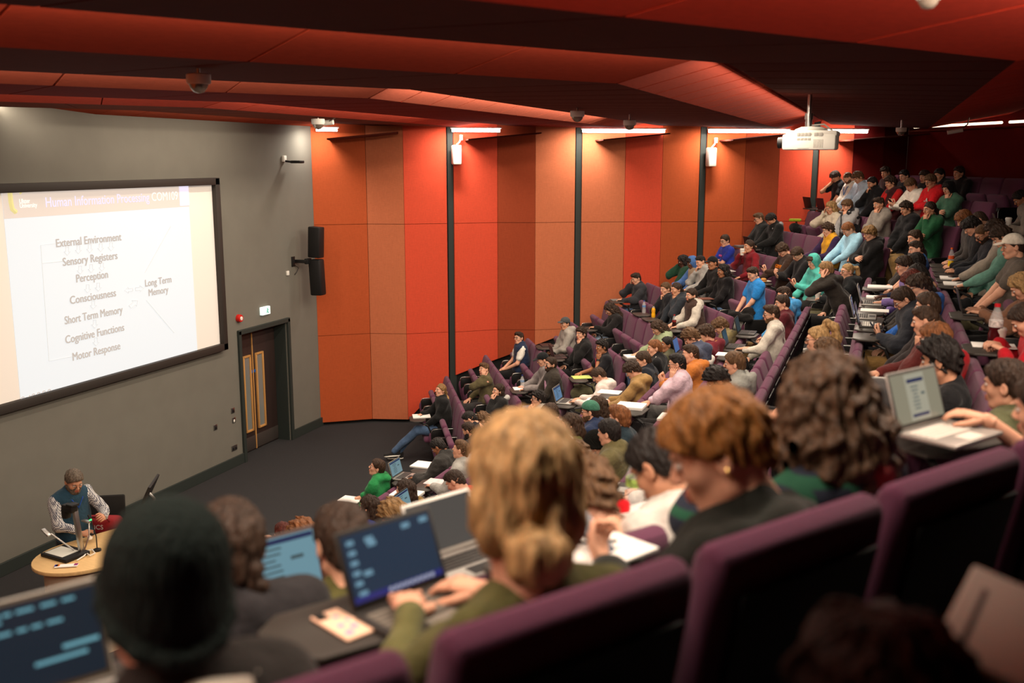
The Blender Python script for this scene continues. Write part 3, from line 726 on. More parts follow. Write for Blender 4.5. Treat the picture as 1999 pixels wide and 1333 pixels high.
# ================================================================ blended solid shapes (for bodies, clothes, hair)
class Field:
    def __init__(s, lo, hi, h):
        s.lo = np.array(lo, float) - 2 * h; s.h = h
        s.n = np.maximum(4, np.ceil((np.array(hi, float) + 2 * h - s.lo) / h).astype(int) + 1)
        s.f = np.full(tuple(s.n), 0.5, np.float32)
        s.ax = [s.lo[i] + h * np.arange(s.n[i]) for i in range(3)]
    def _win(s, lo, hi):
        i0 = np.clip(np.floor((np.array(lo) - s.lo) / s.h).astype(int), 0, s.n - 1); i1 = np.clip(np.ceil((np.array(hi) - s.lo) / s.h).astype(int) + 1, 1, s.n)
        if np.any(i1 <= i0): return None, None
        sl = tuple(slice(a, b) for a, b in zip(i0, i1))
        P = np.meshgrid(*[s.ax[i][sl[i]] for i in range(3)], indexing='ij', sparse=True)
        return sl, P
    def _mix(s, sl, d, k, sub):
        f = s.f[sl]
        if sub:
            g = -d
            hh = np.clip(.5 - .5 * (f - g) / k, 0, 1); s.f[sl] = f * (1 - hh) + g * hh + k * hh * (1 - hh)
        else:
            hh = np.clip(.5 + .5 * (f - d) / k, 0, 1); s.f[sl] = f * (1 - hh) + d * hh - k * hh * (1 - hh)
    def cap(s, a, b, ra, rb=None, k=.02, sub=False):
        rb = ra if rb is None else rb
        a = np.array(a, float); b = np.array(b, float); m = max(ra, rb) + k + s.h
        sl, P = s._win(np.minimum(a, b) - m, np.maximum(a, b) + m)
        if sl is None: return s
        ba = b - a; L = max(float(ba @ ba), 1e-9)
        q = [P[i] - a[i] for i in range(3)]
        t = np.clip((q[0] * ba[0] + q[1] * ba[1] + q[2] * ba[2]) / L, 0, 1)
        d = np.sqrt((q[0] - t * ba[0]) ** 2 + (q[1] - t * ba[1]) ** 2 + (q[2] - t * ba[2]) ** 2) - (ra + t * (rb - ra))
        s._mix(sl, d, k, sub); return s
    def path(s, pts, rs, k=.02):
        for i in range(len(pts) - 1): s.cap(pts[i], pts[i + 1], rs[i], rs[i + 1], k)
        return s
    def ell(s, c, r, k=.02, sub=False, R=None):
        c = np.array(c, float); r = np.array(r, float); m = r.max() + k + s.h if R is not None else r + k + s.h
        sl, P = s._win(c - m, c + m)
        if sl is None: return s
        q = [P[i] - c[i] for i in range(3)]
        if R is not None:
            q = [R[0][i] * q[0] + R[1][i] * q[1] + R[2][i] * q[2] for i in range(3)]
        q = [q[i] / r[i] for i in range(3)]
        k0 = np.sqrt(q[0] ** 2 + q[1] ** 2 + q[2] ** 2); k1 = np.sqrt((q[0] / r[0]) ** 2 + (q[1] / r[1]) ** 2 + (q[2] / r[2]) ** 2) + 1e-9
        s._mix(sl, k0 * (k0 - 1) / k1, k, sub); return s
    def plane(s, nrm, off, k=.01):             # keep the side where nrm.p > off
        P = np.meshgrid(*s.ax, indexing='ij', sparse=True)
        nrm = np.array(nrm, float); nrm /= np.linalg.norm(nrm)
        d = -(P[0] * nrm[0] + P[1] * nrm[1] + P[2] * nrm[2] - off)
        f = s.f; hh = np.clip(.5 - .5 * (f - d) / k, 0, 1); s.f = (f * (1 - hh) + d * hh + k * hh * (1 - hh)).astype(np.float32)
        return s
    def wave(s, amp, fr, seed=0):
        P = np.meshgrid(*s.ax, indexing='ij', sparse=True); r = np.random.RandomState(seed)
        for q in range(8):
            v = r.normal(size=3); v = v / np.linalg.norm(v) * fr * r.uniform(.45, 1.5)
            s.f += amp * .5 * np.sin(P[0] * v[0] + P[1] * v[1] + P[2] * v[2] + r.uniform(0, 6.28))
        return s
    def strand(s, amp, n, wob=1.0, seed=0):    # locks that fall from the crown
        P = np.meshgrid(*s.ax, indexing='ij', sparse=True); r = np.random.RandomState(seed)
        a = np.arctan2(P[0], -(P[1] + .02)); z = P[2]
        for q, m in enumerate((n, n * 1.7, n * .6)):
            m = round(m)
            ph = m * a + wob * (2.2 * np.sin(z * (22 + 9 * q) + 3 * a + r.uniform(0, 6)) + 1.2 * np.sin(z * 51 - 5 * a + r.uniform(0, 6)))
            s.f += amp * (1, .6, .8)[q] * np.sin(ph)
        return s
    def net(s):
        f = s.f; ins = f < 0
        nx, ny, nz = f.shape
        cnt = np.zeros((nx - 1, ny - 1, nz - 1), np.int8)
        for dx in (0, 1):
            for dy in (0, 1):
                for dz in (0, 1): cnt += ins[dx:nx - 1 + dx, dy:ny - 1 + dy, dz:nz - 1 + dz]
        act = (cnt > 0) & (cnt < 8)
        ijk = np.argwhere(act); N = len(ijk)
        idx = np.full(act.shape, -1, np.int32); idx[act] = np.arange(N)
        acc = np.zeros((N, 3)); num = np.zeros(N)
        i, j, k = ijk.T
        cor = [(a, b, c) for a in (0, 1) for b in (0, 1) for c in (0, 1)]
        for a in cor:
            for ax in range(3):
                if a[ax]: continue
                b = list(a); b[ax] = 1
                fa = f[i + a[0], j + a[1], k + a[2]]; fb = f[i + b[0], j + b[1], k + b[2]]
                m = (fa < 0) != (fb < 0)
                t = np.where(m, fa / np.where(m, fa - fb, 1), 0)
                p = np.tile(np.array(a, float), (N, 1)); p[:, ax] = t
                acc += p * m[:, None]; num += m
        V = s.lo + s.h * (ijk + acc / num[:, None])
        Q = []
        for ax in range(3):
            o = [1 if q != ax else 0 for q in range(3)]
            A = ins[1:-1, 1:-1, 1:-1] if False else None
            sl0 = [slice(1, n - 1) if q != ax else slice(0, n - 1) for q, n in enumerate(f.shape)]
            sl1 = [slice(1, n - 1) if q != ax else slice(1, n) for q, n in enumerate(f.shape)]
            a = ins[tuple(sl0)]; b = ins[tuple(sl1)]
            for flip, m in ((0, a & ~b), (1, ~a & b)):
                e = np.argwhere(m)
                if not len(e): continue
                e = e + np.array([1 if q != ax else 0 for q in range(3)])
                u_, v_ = [q for q in range(3) if q != ax]
                def cell(du, dv):
                    c = e.copy(); c[:, u_] -= du; c[:, v_] -= dv
                    return idx[c[:, 0], c[:, 1], c[:, 2]]
                q4 = np.stack([cell(1, 1), cell(0, 1), cell(0, 0), cell(1, 0)], 1)
                if (flip == 1) != (ax == 1): q4 = q4[:, ::-1]
                Q.append(q4)
        Q = np.concatenate(Q) if Q else np.zeros((0, 4), int)
        return V, Q[(Q >= 0).all(1)]
def np_mesh(name, V, Q, mats, fmat=None, smooth=True):
    me = bpy.data.meshes.new(name)
    V = np.asarray(V, np.float32)
    if isinstance(Q, np.ndarray):
        n = len(Q); me.vertices.add(len(V)); me.vertices.foreach_set('co', V.ravel())
        me.loops.add(n * 4); me.loops.foreach_set('vertex_index', Q.astype(np.int32).ravel())
        me.polygons.add(n); me.polygons.foreach_set('loop_start', np.arange(0, n * 4, 4, dtype=np.int32))
        try: me.polygons.foreach_set('loop_total', np.full(n, 4, np.int32))
        except Exception: pass
    for m in (mats if isinstance(mats, (list, tuple)) else [mats]): me.materials.append(m)
    if fmat is not None: me.polygons.foreach_set('material_index', np.asarray(fmat, np.int32))
    me.polygons.foreach_set('use_smooth', np.full(len(me.polygons), smooth, bool))
    me.update(calc_edges=True); me.validate()
    return me

# ---------------------------------------------------------------- head (origin between the ears, +y face, +z up)
def head_field(h):
    F_ = Field((-.10, -.13, -.22), (.10, .14, .14), h)
    F_.ell((0, -.012, .028), (.073, .094, .092), .02)
    F_.ell((0, .024, -.045), (.057, .062, .070), .03)
    F_.cap((-.012, .064, -.098), (.012, .064, -.098), .018, k=.03)
    for s in (-1, 1):
        F_.ell((s * .040, .055, -.02), (.022, .024, .024), .025)
        F_.cap((s * .054, -.005, -.065), (s * .03, .045, -.095), .014, .014, .03)
    F_.cap((-.034, .079, .030), (.034, .079, .030), .013, k=.02)
    for s in (-1, 1): F_.ell((s * .032, .100, .008), (.020, .020, .013), .012, sub=True)
    F_.cap((0, .086, .020), (0, .108, -.020), .007, .012, .012)
    for s in (-1, 1): F_.ell((s * .012, .098, -.026), (.009, .010, .008), .008)
    F_.cap((-.016, .090, -.054), (.016, .090, -.054), .009, k=.008)
    F_.cap((-.013, .089, -.068), (.013, .089, -.068), .010, k=.008)
    F_.cap((-.022, .106, -.061), (.022, .106, -.061), .005, k=.004, sub=True)
    for s in (-1, 1):
        F_.ell((s * .078, -.014, -.004), (.011, .020, .033), .008)
        F_.ell((s * .090, -.008, .000), (.008, .011, .020), .006, sub=True)
    F_.cap((0, -.020, -.07), (0, -.042, -.20), .052, .056, .03)
    return F_
HEADS = {}
def head_mesh(h):
    if h not in HEADS:
        V, Q = head_field(h).net()
        c = V[Q].mean(1)
        lip = (np.abs(c[:, 0]) < .024) & (c[:, 1] > .088) & (c[:, 2] < -.046) & (c[:, 2] > -.078)
        HEADS[h] = (V, Q, lip.astype(int))
    return HEADS[h]
# ---------------------------------------------------------------- hand (wrist at origin, fingers +y, back of hand +z, thumb towards -x)
def hand_geo(curl, n=6, spread=1.0, thumb=35):
    V, Q = [], []
    def ring(c, ex, ey, rx, ry):
        i = len(V)
        for q in range(n):
            a = 2 * PI * q / n
            V.append(tuple(np.array(c) + np.array(ex) * rx * math.cos(a) + np.array(ey) * ry * math.sin(a)))
        return i
    def skin(rs):
        for a, b in zip(rs[:-1], rs[1:]):
            for q in range(n): Q.append((a + q, a + (q + 1) % n, b + (q + 1) % n, b + q))
        for q in range(0, n // 2 - 1):
            b = rs[-1]; Q.append((b + q, b + q + 1, b + n - 2 - q, b + n - 1 - q))
    X, Z = (1, 0, 0), (0, 0, 1)
    skin([ring((0, -.03, 0), X, Z, .026, .022), ring((0, .0, 0), X, Z, .028, .020), ring((0, .03, 0), X, Z, .038, .017), ring((0, .065, -.002), X, Z, .043, .015), ring((0, .090, -.003), X, Z, .040, .011)])
    for f_, (x, L) in enumerate(((-.031, .074), (-.010, .083), (.011, .077), (.031, .060))):
        p = np.array([x, .078, -.002]); a = 0.0; yaw = x * 2.2 * spread
        rs = []
        segs = [(0, .010, .0)] + [(L * w_, r, rad(c)) for w_, r, c in zip((.46, .30, .24), (.0092, .0082, .0058), curl)]
        for (ln, r, c) in segs:
            a += c
            d = np.array([math.sin(yaw) * math.cos(a), math.cos(yaw) * math.cos(a), -math.sin(a)])
            p = p + d * ln
            up = np.array([0, math.sin(a), math.cos(a)])
            rs.append(ring(p, X, up, r, r))
        skin(rs)
    t = rad(thumb); d = np.array([-math.sin(t + .3), math.cos(t + .3), -.25]); d2 = np.array([-math.sin(t - .35), math.cos(t - .35), -.45])
    p0 = np.array([-.018, .018, -.006]); p1 = p0 + d * .045; p2 = p1 + d2 * .032; p3 = p2 + d2 * .024
    e = np.cross(d, (0, 0, 1)); e /= np.linalg.norm(e); up = np.cross(e, d)
    skin([ring(p0, e, up, .017, .015), ring(p1, e, up, .012, .012), ring(p2, e, up, .010, .010), ring(p3, e, up, .006, .006)])
    return np.array(V), np.array(Q)
HANDS = {'relaxed': hand_geo((18, 26, 18)), 'flat': hand_geo((4, 10, 8)), 'fist': hand_geo((68, 88, 50), thumb=15), 'grip': hand_geo((38, 52, 34), thumb=30)}
def hand_at(kind, wrist, fdir, back, left, scale=1.0):
    V, Q = HANDS[kind]
    V = V.copy() * scale
    if left: V[:, 0] *= -1; Q = Q[:, ::-1]
    y = np.array(fdir, float); y /= np.linalg.norm(y); z = np.array(back, float); z = z - y * (z @ y)
    if np.linalg.norm(z) < 1e-4: z = np.array([0, 0, 1.0]) - y * y[2]
    z /= np.linalg.norm(z); x = np.cross(y, z)
    return V[:, :1] * x + V[:, 1:2] * y + V[:, 2:3] * z + np.array(wrist), Q

# ---------------------------------------------------------------- hair, hats, beards, eyes, glasses: made once, shared
def hair_mat(name, rgb):
    if name in MATS: return MATS[name]
    return mat(name, srgb(*rgb), rough=.55, bump=.9, bscale=70, mottle=.45, mscale=60, aniso=(1, 1, .22), spec=.3)
HAIR_RGB = {'blk': (32, 27, 25), 'dbr': (52, 38, 29), 'brn': (60, 43, 31), 'lbr': (92, 67, 45), 'gin': (122, 76, 44), 'wav': (78, 58, 42), 'gol': (128, 84, 40), 'bln': (164, 130, 86), 'red': (84, 36, 28), 'gry': (98, 86, 74), 'dbl': (136, 104, 66)}
HAIRS = {}
def hair_mesh(style, h=.009):
    key = (style, h)
    if key in HAIRS: return HAIRS[key]
    A = Field((-.15, -.23, -.36), (.15, .20, .19), h)
    def scalp(d=.010, k=.01): A.ell((0, -.012, .030), (.073 + d, .094 + d, .092 + d), k)
    def nape(w=.054): A.ell((0, -.058, -.035), (w, .050, .052), .03)
    def hairline(z=.066, sl=.9): A.plane((0, -sl, 1), (z - sl * .06) / math.hypot(sl, 1), .012)
    if style == 'short': scalp(.012); nape(.058); A.ell((0, .004, .056), (.080, .098, .074), .02); hairline(.046, .86); A.wave(.002, 150, 1); A.strand(.0016, 22, 1, 1)
    elif style == 'quiff': scalp(.009); nape(.050); A.ell((0, .03, .086), (.068, .074, .050), .02); A.ell((0, .072, .098), (.05, .026, .024), .02); hairline(.046, .86); A.wave(.0025, 120, 2); A.strand(.0018, 20, 1, 2)
    elif style == 'fade': scalp(.004); nape(.044); A.ell((0, .012, .080), (.068, .088, .050), .008); hairline(.048, .88); A.wave(.002, 170, 3); A.strand(.0015, 20, 1, 3)
    elif style == 'fringe': scalp(.014); nape(); A.ell((0, .008, .052), (.086, .104, .082), .02); A.ell((0, .075, .058), (.064, .032, .030), .02); hairline(.030, .66); A.wave(.002, 110, 4); A.strand(.0028, 24, .8, 4)
    elif style == 'mop': scalp(.020); nape(.060); A.ell((0, .01, .05), (.094, .110, .088), .02); A.ell((0, .078, .055), (.072, .034, .036), .02); hairline(.024, .64); A.wave(.004, 90, 5); A.strand(.0045, 17, 1.2, 5)
    elif style == 'curly': scalp(.016); nape(.056); A.ell((0, .012, .065), (.088, .102, .082), .02); hairline(.041, .78); A.wave(.0075, 150, 6)
    elif style == 'afro': scalp(.022); nape(.06); A.ell((0, .0, .065), (.092, .106, .088), .02); hairline(.044, .8); A.wave(.004, 230, 7)
    elif style == 'buzz': scalp(.005); nape(.046); hairline(.050, .9)
    elif style == 'thin': scalp(.005); A.ell((0, .09, .12), (.05, .09, .05), .02, sub=True); hairline(.060, .95); A.wave(.0015, 160, 8)
    elif style in ('long', 'longs'):
        scalp(.014); A.ell((0, .0, .055), (.082, .10, .078), .02); hairline(.050, 1.0)
        L = -.30 if style == 'long' else -.17
        for s in (-1, 1): A.path([(s * .060, .015, .06), (s * .083, .0, -.03), (s * .084, -.02, -.12), (s * .075, -.035, L)], [.028, .028, .032, .022], .02)
        A.path([(0, -.085, .04), (0, -.095, -.08), (0, -.10, L)], [.05, .062, .048], .03); A.path([(-.045, -.07, -.02), (-.05, -.08, L)], [.04, .04], .03); A.path([(.045, -.07, -.02), (.05, -.08, L)], [.04, .04], .03)
        A.strand(.0045, 13, .9, 9); A.wave(.002, 90, 9)
    elif style == 'pony':
        scalp(.008); hairline(.052, .95); A.wave(.0012, 160, 10); A.cap((0, -.10, .045), (0, -.125, .05), .022, .020, .015)
        A.path([(0, -.125, .05), (0, -.165, .035), (0, -.185, -.05), (0, -.17, -.15)], [.020, .036, .034, .014], .02); A.wave(.002, 120, 11)
    elif style == 'highpony':
        scalp(.009); hairline(.052, .95); A.path([(0, -.06, .115), (0, -.10, .155), (0, -.16, .11), (0, -.18, .0), (0, -.165, -.10)], [.022, .032, .040, .040, .016], .02); A.wave(.003, 110, 12)
    elif style == 'tied':
        scalp(.012); nape(); hairline(.050, .9); A.path([(0, -.10, -.01), (0, -.125, -.04), (0, -.12, -.14)], [.028, .03, .014], .02); A.wave(.003, 120, 13)
    elif style == 'bun': scalp(.012); A.ell((0, -.005, .05), (.082, .10, .075), .02); hairline(.052, .95); nape(.056); [A.ell((q * .052, -.035, -.04), (.036, .056, .058), .03) for q in (-1, 1)]; A.ell((0, -.108, -.085), (.052, .044, .046), .012); A.strand(.0028, 16, .7, 14); A.wave(.0015, 90, 14)
    elif style == 'plait':
        scalp(.011); hairline(.064, 1.0)
        for i in range(9): A.ell((.035 + .008 * (i % 2), -.09 - .004 * i, -.05 - .034 * i), (.026 - .001 * i, .022, .024), .008)
        nape(.05); A.strand(.0025, 20, .6, 15); A.wave(.0015, 140, 15)
    elif style == 'wavy':
        scalp(.024); A.ell((0, -.005, .05), (.102, .116, .094), .02); hairline(.06, .8)
        for q in range(16):
            a = rad(-200 + q * 14.5); r0 = .100; x, y = r0 * math.cos(a), -.01 + r0 * 1.05 * math.sin(a)
            if y > .045: continue
            lx = .018 * math.sin(q * 2.1)
            A.path([(x * .9, y * .9, .03), (x * 1.12 + lx, y * 1.12, -.06), (x * 1.20 - lx, y * 1.2, -.13), (x * 1.18 + lx, y * 1.22 - .01, -.19 - .03 * (q % 3))], [.034, .036, .032, .014], .012)
        A.strand(.0055, 13, 1.3, 16); A.wave(.003, 70, 16)
    elif style == 'bowl': scalp(.015); nape(.056); A.ell((0, .004, .046), (.090, .108, .086), .02); A.ell((0, .066, .052), (.070, .036, .034), .02); hairline(.034, .60); A.strand(.0032, 22, .9, 17); A.wave(.0015, 120, 17)
    elif style == 'beanie':
        scalp(.018); A.ell((0, -.035, .065), (.086, .096, .088), .02); A.ell((0, -.055, -.02), (.070, .062, .066), .03); A.plane((0, -.62, 1), .0, .006)
        F2 = [(math.cos(a) * .088, -.012 + math.sin(a) * .108, .006 + .60 * (-.012 + math.sin(a) * .108)) for a in np.linspace(0, 2 * PI, 15)]
        A.path(F2, [.013] * 15, .006)
    elif style == 'cap':
        scalp(.012); A.ell((0, -.002, .058), (.083, .102, .082), .02); A.plane((0, -.12, 1), .034, .006)
    elif style == 'brim': A.ell((0, .125, .050), (.066, .062, .009), .006, R=np.array(Matrix.Rotation(-.14, 3, 'X')))
    elif style == 'hood':
        A.ell((0, -.018, .028), (.102, .118, .122), .02); A.cap((0, -.04, -.06), (0, -.06, -.17), .090, .125, .05); A.ell((0, .125, -.015), (.072, .085, .105), .02, sub=True); A.ell((0, -.0, -.02), (.070, .086, .11), .005, sub=True); A.wave(.0025, 45, 18)
    elif style == 'fur': 
        A.path([(-.10, .0, -.15), (-.09, -.09, -.12), (0, -.135, -.10), (.09, -.09, -.12), (.10, .0, -.15)], [.030] * 5, .02); A.wave(.006, 190, 19)
    elif style in ('beard', 'stubble'):
        d = .009 if style == 'beard' else .0045
        A.ell((0, .024, -.045), (.057 + d, .062 + d, .070 + d), .02); A.cap((-.012, .064, -.098), (.012, .064, -.098), .018 + d, k=.03)
        for s in (-1, 1): A.cap((s * .056, -.005, -.055), (s * .03, .045, -.095), .014 + d, .014 + d, .03)
        A.plane((0, .35, -1), .030, .006); A.plane((0, 1, 0), -.015, .006); A.ell((0, .11, -.055), (.026, .04, .022), .006, sub=True); A.wave(.0012, 180, 20)
    elif style == 'tache': A.cap((-.024, .098, -.047), (.024, .098, -.047), .008, k=.005); A.wave(.001, 200, 21)
    V, Q = A.net()
    HAIRS[key] = np_mesh('hair', V, Q, M_BLACK)
    return HAIRS[key]
M_EYEW = mat('eye_white', srgb(214, 204, 194), rough=.3); M_IRIS = mat('dark_iris', srgb(34, 24, 18), rough=.25)
mb = MB()
for s in (-1, 1):
    mb.mi = 0; mb.ico((s * .032, .0795, .008), (.0135, .011, .010), 2); mb.mi = 1; mb.ico((s * .032, .0885, .007), (.006, .004, .006), 1)
EYES = mb.mesh('eyes', [M_EYEW, M_IRIS])
mb = MB()
for s in (-1, 1): mb.tube([(s * .016, .0925, .026), (s * .032, .0915, .031), (s * .050, .0800, .027)], [.0035, .0042, .0025], 6)
BROWS = mb.mesh('eyebrows', M_BLACK)
mb = MB()
for s in (-1, 1):
    mb.tube([(s * .033 + .022 * math.cos(a), .106 - .006 * abs(math.cos(a)), .004 + .018 * math.sin(a)) for a in np.linspace(0, 2 * PI, 15)], .0022, 5, cap=False)
    mb.tube([(s * .055, .101, .008), (s * .078, .03, .010), (s * .084, -.02, .004)], .0022, 5)
mb.tube([(-.011, .109, .008), (.011, .109, .008)], .0022, 5)
GLASSES = mb.mesh('glasses', M_BLACKP)
SKIN_RGB = {'f': (214, 160, 132), 'm': (196, 142, 112), 't': (160, 108, 78), 'b': (104, 66, 46), 'd': (74, 46, 34)}
def skin_mat(c):
    rgb = SKIN_RGB[c]
    return [mat('skin_' + c, srgb(*rgb), rough=.55, mottle=.06, mscale=30, spec=.3), mat('lips_' + c, srgb(int(rgb[0] * .82), int(rgb[1] * .62), int(rgb[2] * .62)), rough=.5)]
# shoe: sole on z = 0, toe towards +y
A = Field((-.07, -.14, -.01), (.07, .22, .14), .010)
A.cap((0, -.07, .045), (0, .10, .035), .042, .034, .03); A.ell((0, .12, .035), (.042, .055, .032), .02); A.cap((0, -.075, .05), (0, -.08, .095), .040, .042, .02); A.plane((0, 0, 1), .0, .004)
SHOE = np_mesh('shoe', *A.net(), M_BLACK)
A = Field((-.07, -.14, -.01), (.07, .22, .05), .010)
A.cap((0, -.07, .01), (0, .12, .01), .046, .046, .02); A.plane((0, 0, 1), 0.0, .003); A.plane((0, 0, -1), -.028, .003)
SOLE = np_mesh('sole', *A.net(), M_WHITEP)
# ================================================================ people
# id, px, py (centre of the head in the photograph), block, row, hair, hair colour, skin, top, top rgb, legs rgb, arms (left+right), look, extras, label
P_ = []
def P(id, px, py, b, k, hair, hc, sk, top, rgb, legs, arms, look, label, **x):
    P_.append(dict(id=id, px=px, py=py, b=b, k=k, hair=hair, hc=hc, sk=sk, top=top, rgb=rgb, legs=legs, arms=arms, look=look, label=label, **x))
BK, CH, NV, JN, GY, LG, KH, OL, TN = (24, 23, 24), (46, 44, 44), (34, 38, 56), (76, 98, 128), (98, 96, 94), (168, 164, 156), (150, 120, 76), (88, 84, 62), (128, 98, 56)
# --- far block, top row
P('A1', 1631, 345, 'F', 11, 'fringe', 'dbr', 'm', 'tee', (26, 26, 30), BK, 'lf', 'D', 'person in black t-shirt by the wall in the back row, hand at the brow')
P('A2', 1655, 348, 'F', 11, 'thin', 'lbr', 'f', 'hoodie', (226, 220, 208), NV, 'tl', 'D', 'bearded person in white hoodie with blue lanyard in the back row', beard=('beard', 'lbr'), lanyard=(60, 110, 170))
P('A3', 1676, 347, 'F', 11, 'curly', 'lbr', 'm', 'hoodie', (168, 182, 198), NV, 'dd', 'D', 'curly-haired person in pale blue-grey hoodie in the back row')
P('A4', 1703, 358, 'F', 11, 'short', 'blk', 'm', 'jacket', (26, 26, 28), BK, 'lm', 'd', 'bearded person in black top in the back row, hand at the mouth', beard=('stubble', 'blk'))
P('A5', 1739, 357, 'F', 11, 'curly', 'dbr', 'm', 'hoodie', (60, 26, 28), BK, 'lc', 'd', 'person in black and red top in the back row, fist to the face', sleeve=(186, 36, 36))
P('A6', 1778, 361, 'F', 11, 'fringe', 'lbr', 'f', 'hoodie', (232, 226, 214), CH, 'pp', 'D', 'person with light fringe in cream white hoodie looking down at a phone')
P('A7', 1817, 354, 'F', 11, 'fringe', 'lbr', 'm', 'hoodie', (196, 26, 34), BK, 'xc', 'd', 'person in bright red hoodie resting chin on a hand', glasses=1, chest=('white', 'A A'))
P('A8', 1852, 368, 'F', 11, 'hood', 'blk', 'f', 'jacket', (66, 104, 84), BK, 'mx', 'd', 'person in black hood and green coat at the aisle end of the back row', hoodrgb=(20, 20, 22), fringe='blk')
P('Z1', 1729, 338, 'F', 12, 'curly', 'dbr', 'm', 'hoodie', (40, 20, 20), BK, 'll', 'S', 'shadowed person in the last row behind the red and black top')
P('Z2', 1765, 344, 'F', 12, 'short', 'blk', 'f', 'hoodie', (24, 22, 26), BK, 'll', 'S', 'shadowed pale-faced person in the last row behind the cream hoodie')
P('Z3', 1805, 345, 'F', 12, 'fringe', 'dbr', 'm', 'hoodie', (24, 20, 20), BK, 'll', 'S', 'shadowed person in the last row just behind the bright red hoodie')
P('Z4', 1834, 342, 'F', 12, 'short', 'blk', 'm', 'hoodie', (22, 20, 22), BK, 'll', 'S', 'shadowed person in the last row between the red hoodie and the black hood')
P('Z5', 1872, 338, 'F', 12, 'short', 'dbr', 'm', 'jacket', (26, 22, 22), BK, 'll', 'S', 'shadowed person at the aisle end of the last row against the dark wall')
# --- row 10
P('B1', 1622, 406, 'F', 10, 'long', 'bln', 'm', 'jacket', (196, 184, 164), CH, 'lf', 'd', 'person with long blonde hair in cream jacket, hand at the temple')
P('B2', 1654, 402, 'F', 10, 'fringe', 'lbr', 'f', 'hoodie', (150, 148, 148), BK, 'ml', 'd', 'person in pale grey hoodie with black body warmer, hand over the mouth', gilet=(26, 26, 30))
P('B3', 1716, 399, 'F', 10, 'quiff', 'dbr', 'm', 'hoodie', (128, 120, 112), LG, 'mx', 'S', 'person in grey-brown hoodie, fist at the mouth, between empty seats')
P('B4', 1770, 408, 'F', 10, 'curly', 'dbr', 'm', 'puffer', (30, 30, 32), KH, 'll', 'd', 'person with dark curls in black padded jacket next to the green hoodie')
P('B5', 1815, 409, 'F', 10, 'tied', 'dbr', 'm', 'hoodie', (34, 84, 54), KH, 'mx', 'S', 'person in dark green hoodie at the aisle, hand to the mouth')
# --- row 9
P('C1a', 1482, 427, 'F', 9, 'quiff', 'lbr', 'f', 'jacket', (34, 36, 36), GY, 'lc', 'd', 'person with glasses in dark coat by the wall, fist at the chin', glasses=1)
P('C2a', 1506, 428, 'F', 9, 'fringe', 'blk', 'm', 'jacket', (28, 28, 28), GY, 'tt', 'D', 'person with black bowl hair and grey-hooded black jacket typing by the wall', hoodc=(150, 150, 150))
P('C3', 1617, 449, 'F', 9, 'curly', 'brn', 'f', 'jacket', (204, 148, 34), BK, 'dd', 'd', 'person in yellow varsity jacket with purple sleeves writing', sleeve=(44, 28, 60))
P('C4', 1656, 448, 'F', 9, 'short', 'gin', 'f', 'hoodie', (148, 192, 214), BK, 'dd', 'D', 'ginger person in light blue hoodie writing on a tray', shorts=1)
P('C5', 1698, 456, 'F', 9, 'mop', 'dbl', 'f', 'hoodie', (26, 25, 26), GY, 'xx', 'd', 'blond person in black hoodie with folded arms at the aisle')
# --- row 8
P('D1', 1415, 470, 'F', 8, 'short', 'brn', 'f', 'tee', (38, 52, 146), BK, 'xx', 'S', 'person in royal blue football shirt and glasses, arms folded', glasses=1, chest=('pink', 'ooo'))
P('D2', 1462, 481, 'F', 8, 'tied', 'dbr', 'm', 'jumper', (116, 26, 34), CH, 'au', 'S', 'person in dark red jumper drinking from a white cup', cup=1)
P('D3', 1528, 488, 'F', 8, 'mop', 'brn', 'f', 'hoodie', (50, 34, 26), BK, 'pd', 'D', 'smiling person in brown hoodie with orange print holding a phone', chest=('orange', 'GRMR'))
P('D4', 1557, 496, 'F', 8, 'fringe', 'brn', 'f', 'hoodie', (26, 24, 26), CH, 'lp', 'D', 'person in plain black hoodie between the brown and teal hoodies')
P('D5', 1588, 511, 'F', 8, 'hood', 'dbr', 'f', 'hoodie', (78, 176, 164), CH, 'pl', 'd', 'person with teal hood pulled up at the aisle', hoodrgb=(78, 176, 164), fringe='dbr')
P('D6', 1613, 527, 'C', 8, 'short', 'dbl', 'f', 'hoodie', (42, 38, 34), BK, 'fl', 'd', 'person in charcoal hoodie shading the face, beside the blonde with glasses')
P('D7', 1654, 530, 'C', 8, 'pony', 'bln', 'f', 'hoodie', (30, 32, 34), OL, 'dd', 'S', 'blonde person with ponytail and glasses in black hoodie holding a cup', glasses=1)
# --- row 7, far
P('F1', 1333, 510, 'F', 7, 'long', 'blk', 'd', 'jacket', (36, 70, 52), BK, 'kf', 'd', 'person with long black hair in dark green coat by the wall, hands at the face')
P('F2', 1351, 513, 'F', 7, 'hood', 'blk', 'b', 'jacket', (156, 136, 112), CH, 'ld', 'd', 'person in blue hood under a beige jacket', hoodrgb=(74, 110, 168), sleeve=(74, 110, 168), fringe='blk')
P('F3', 1368, 511, 'F', 7, 'fade', 'blk', 'f', 'hoodie', (160, 158, 154), CH, 'dm', 'd', 'person with dark cropped hair in light grey hoodie, hand at the nose')
P('F4', 1391, 514, 'F', 7, 'cap', 'blk', 't', 'jumper', (26, 24, 24), BK, 'dd', 'S', 'person in black cap and black jumper leaning on a tray', caprgb=(26, 26, 28))
P('F5', 1411, 529, 'F', 7, 'long', 'blk', 't', 'jumper', (24, 22, 24), JN, 'll', 'S', 'person with long straight black hair in black')
P('F6', 1470, 535, 'F', 7, 'quiff', 'dbr', 'f', 'tee', (40, 124, 196), LG, 'll', 'd', 'person in bright blue t-shirt and grey joggers with a black coat on the lap')
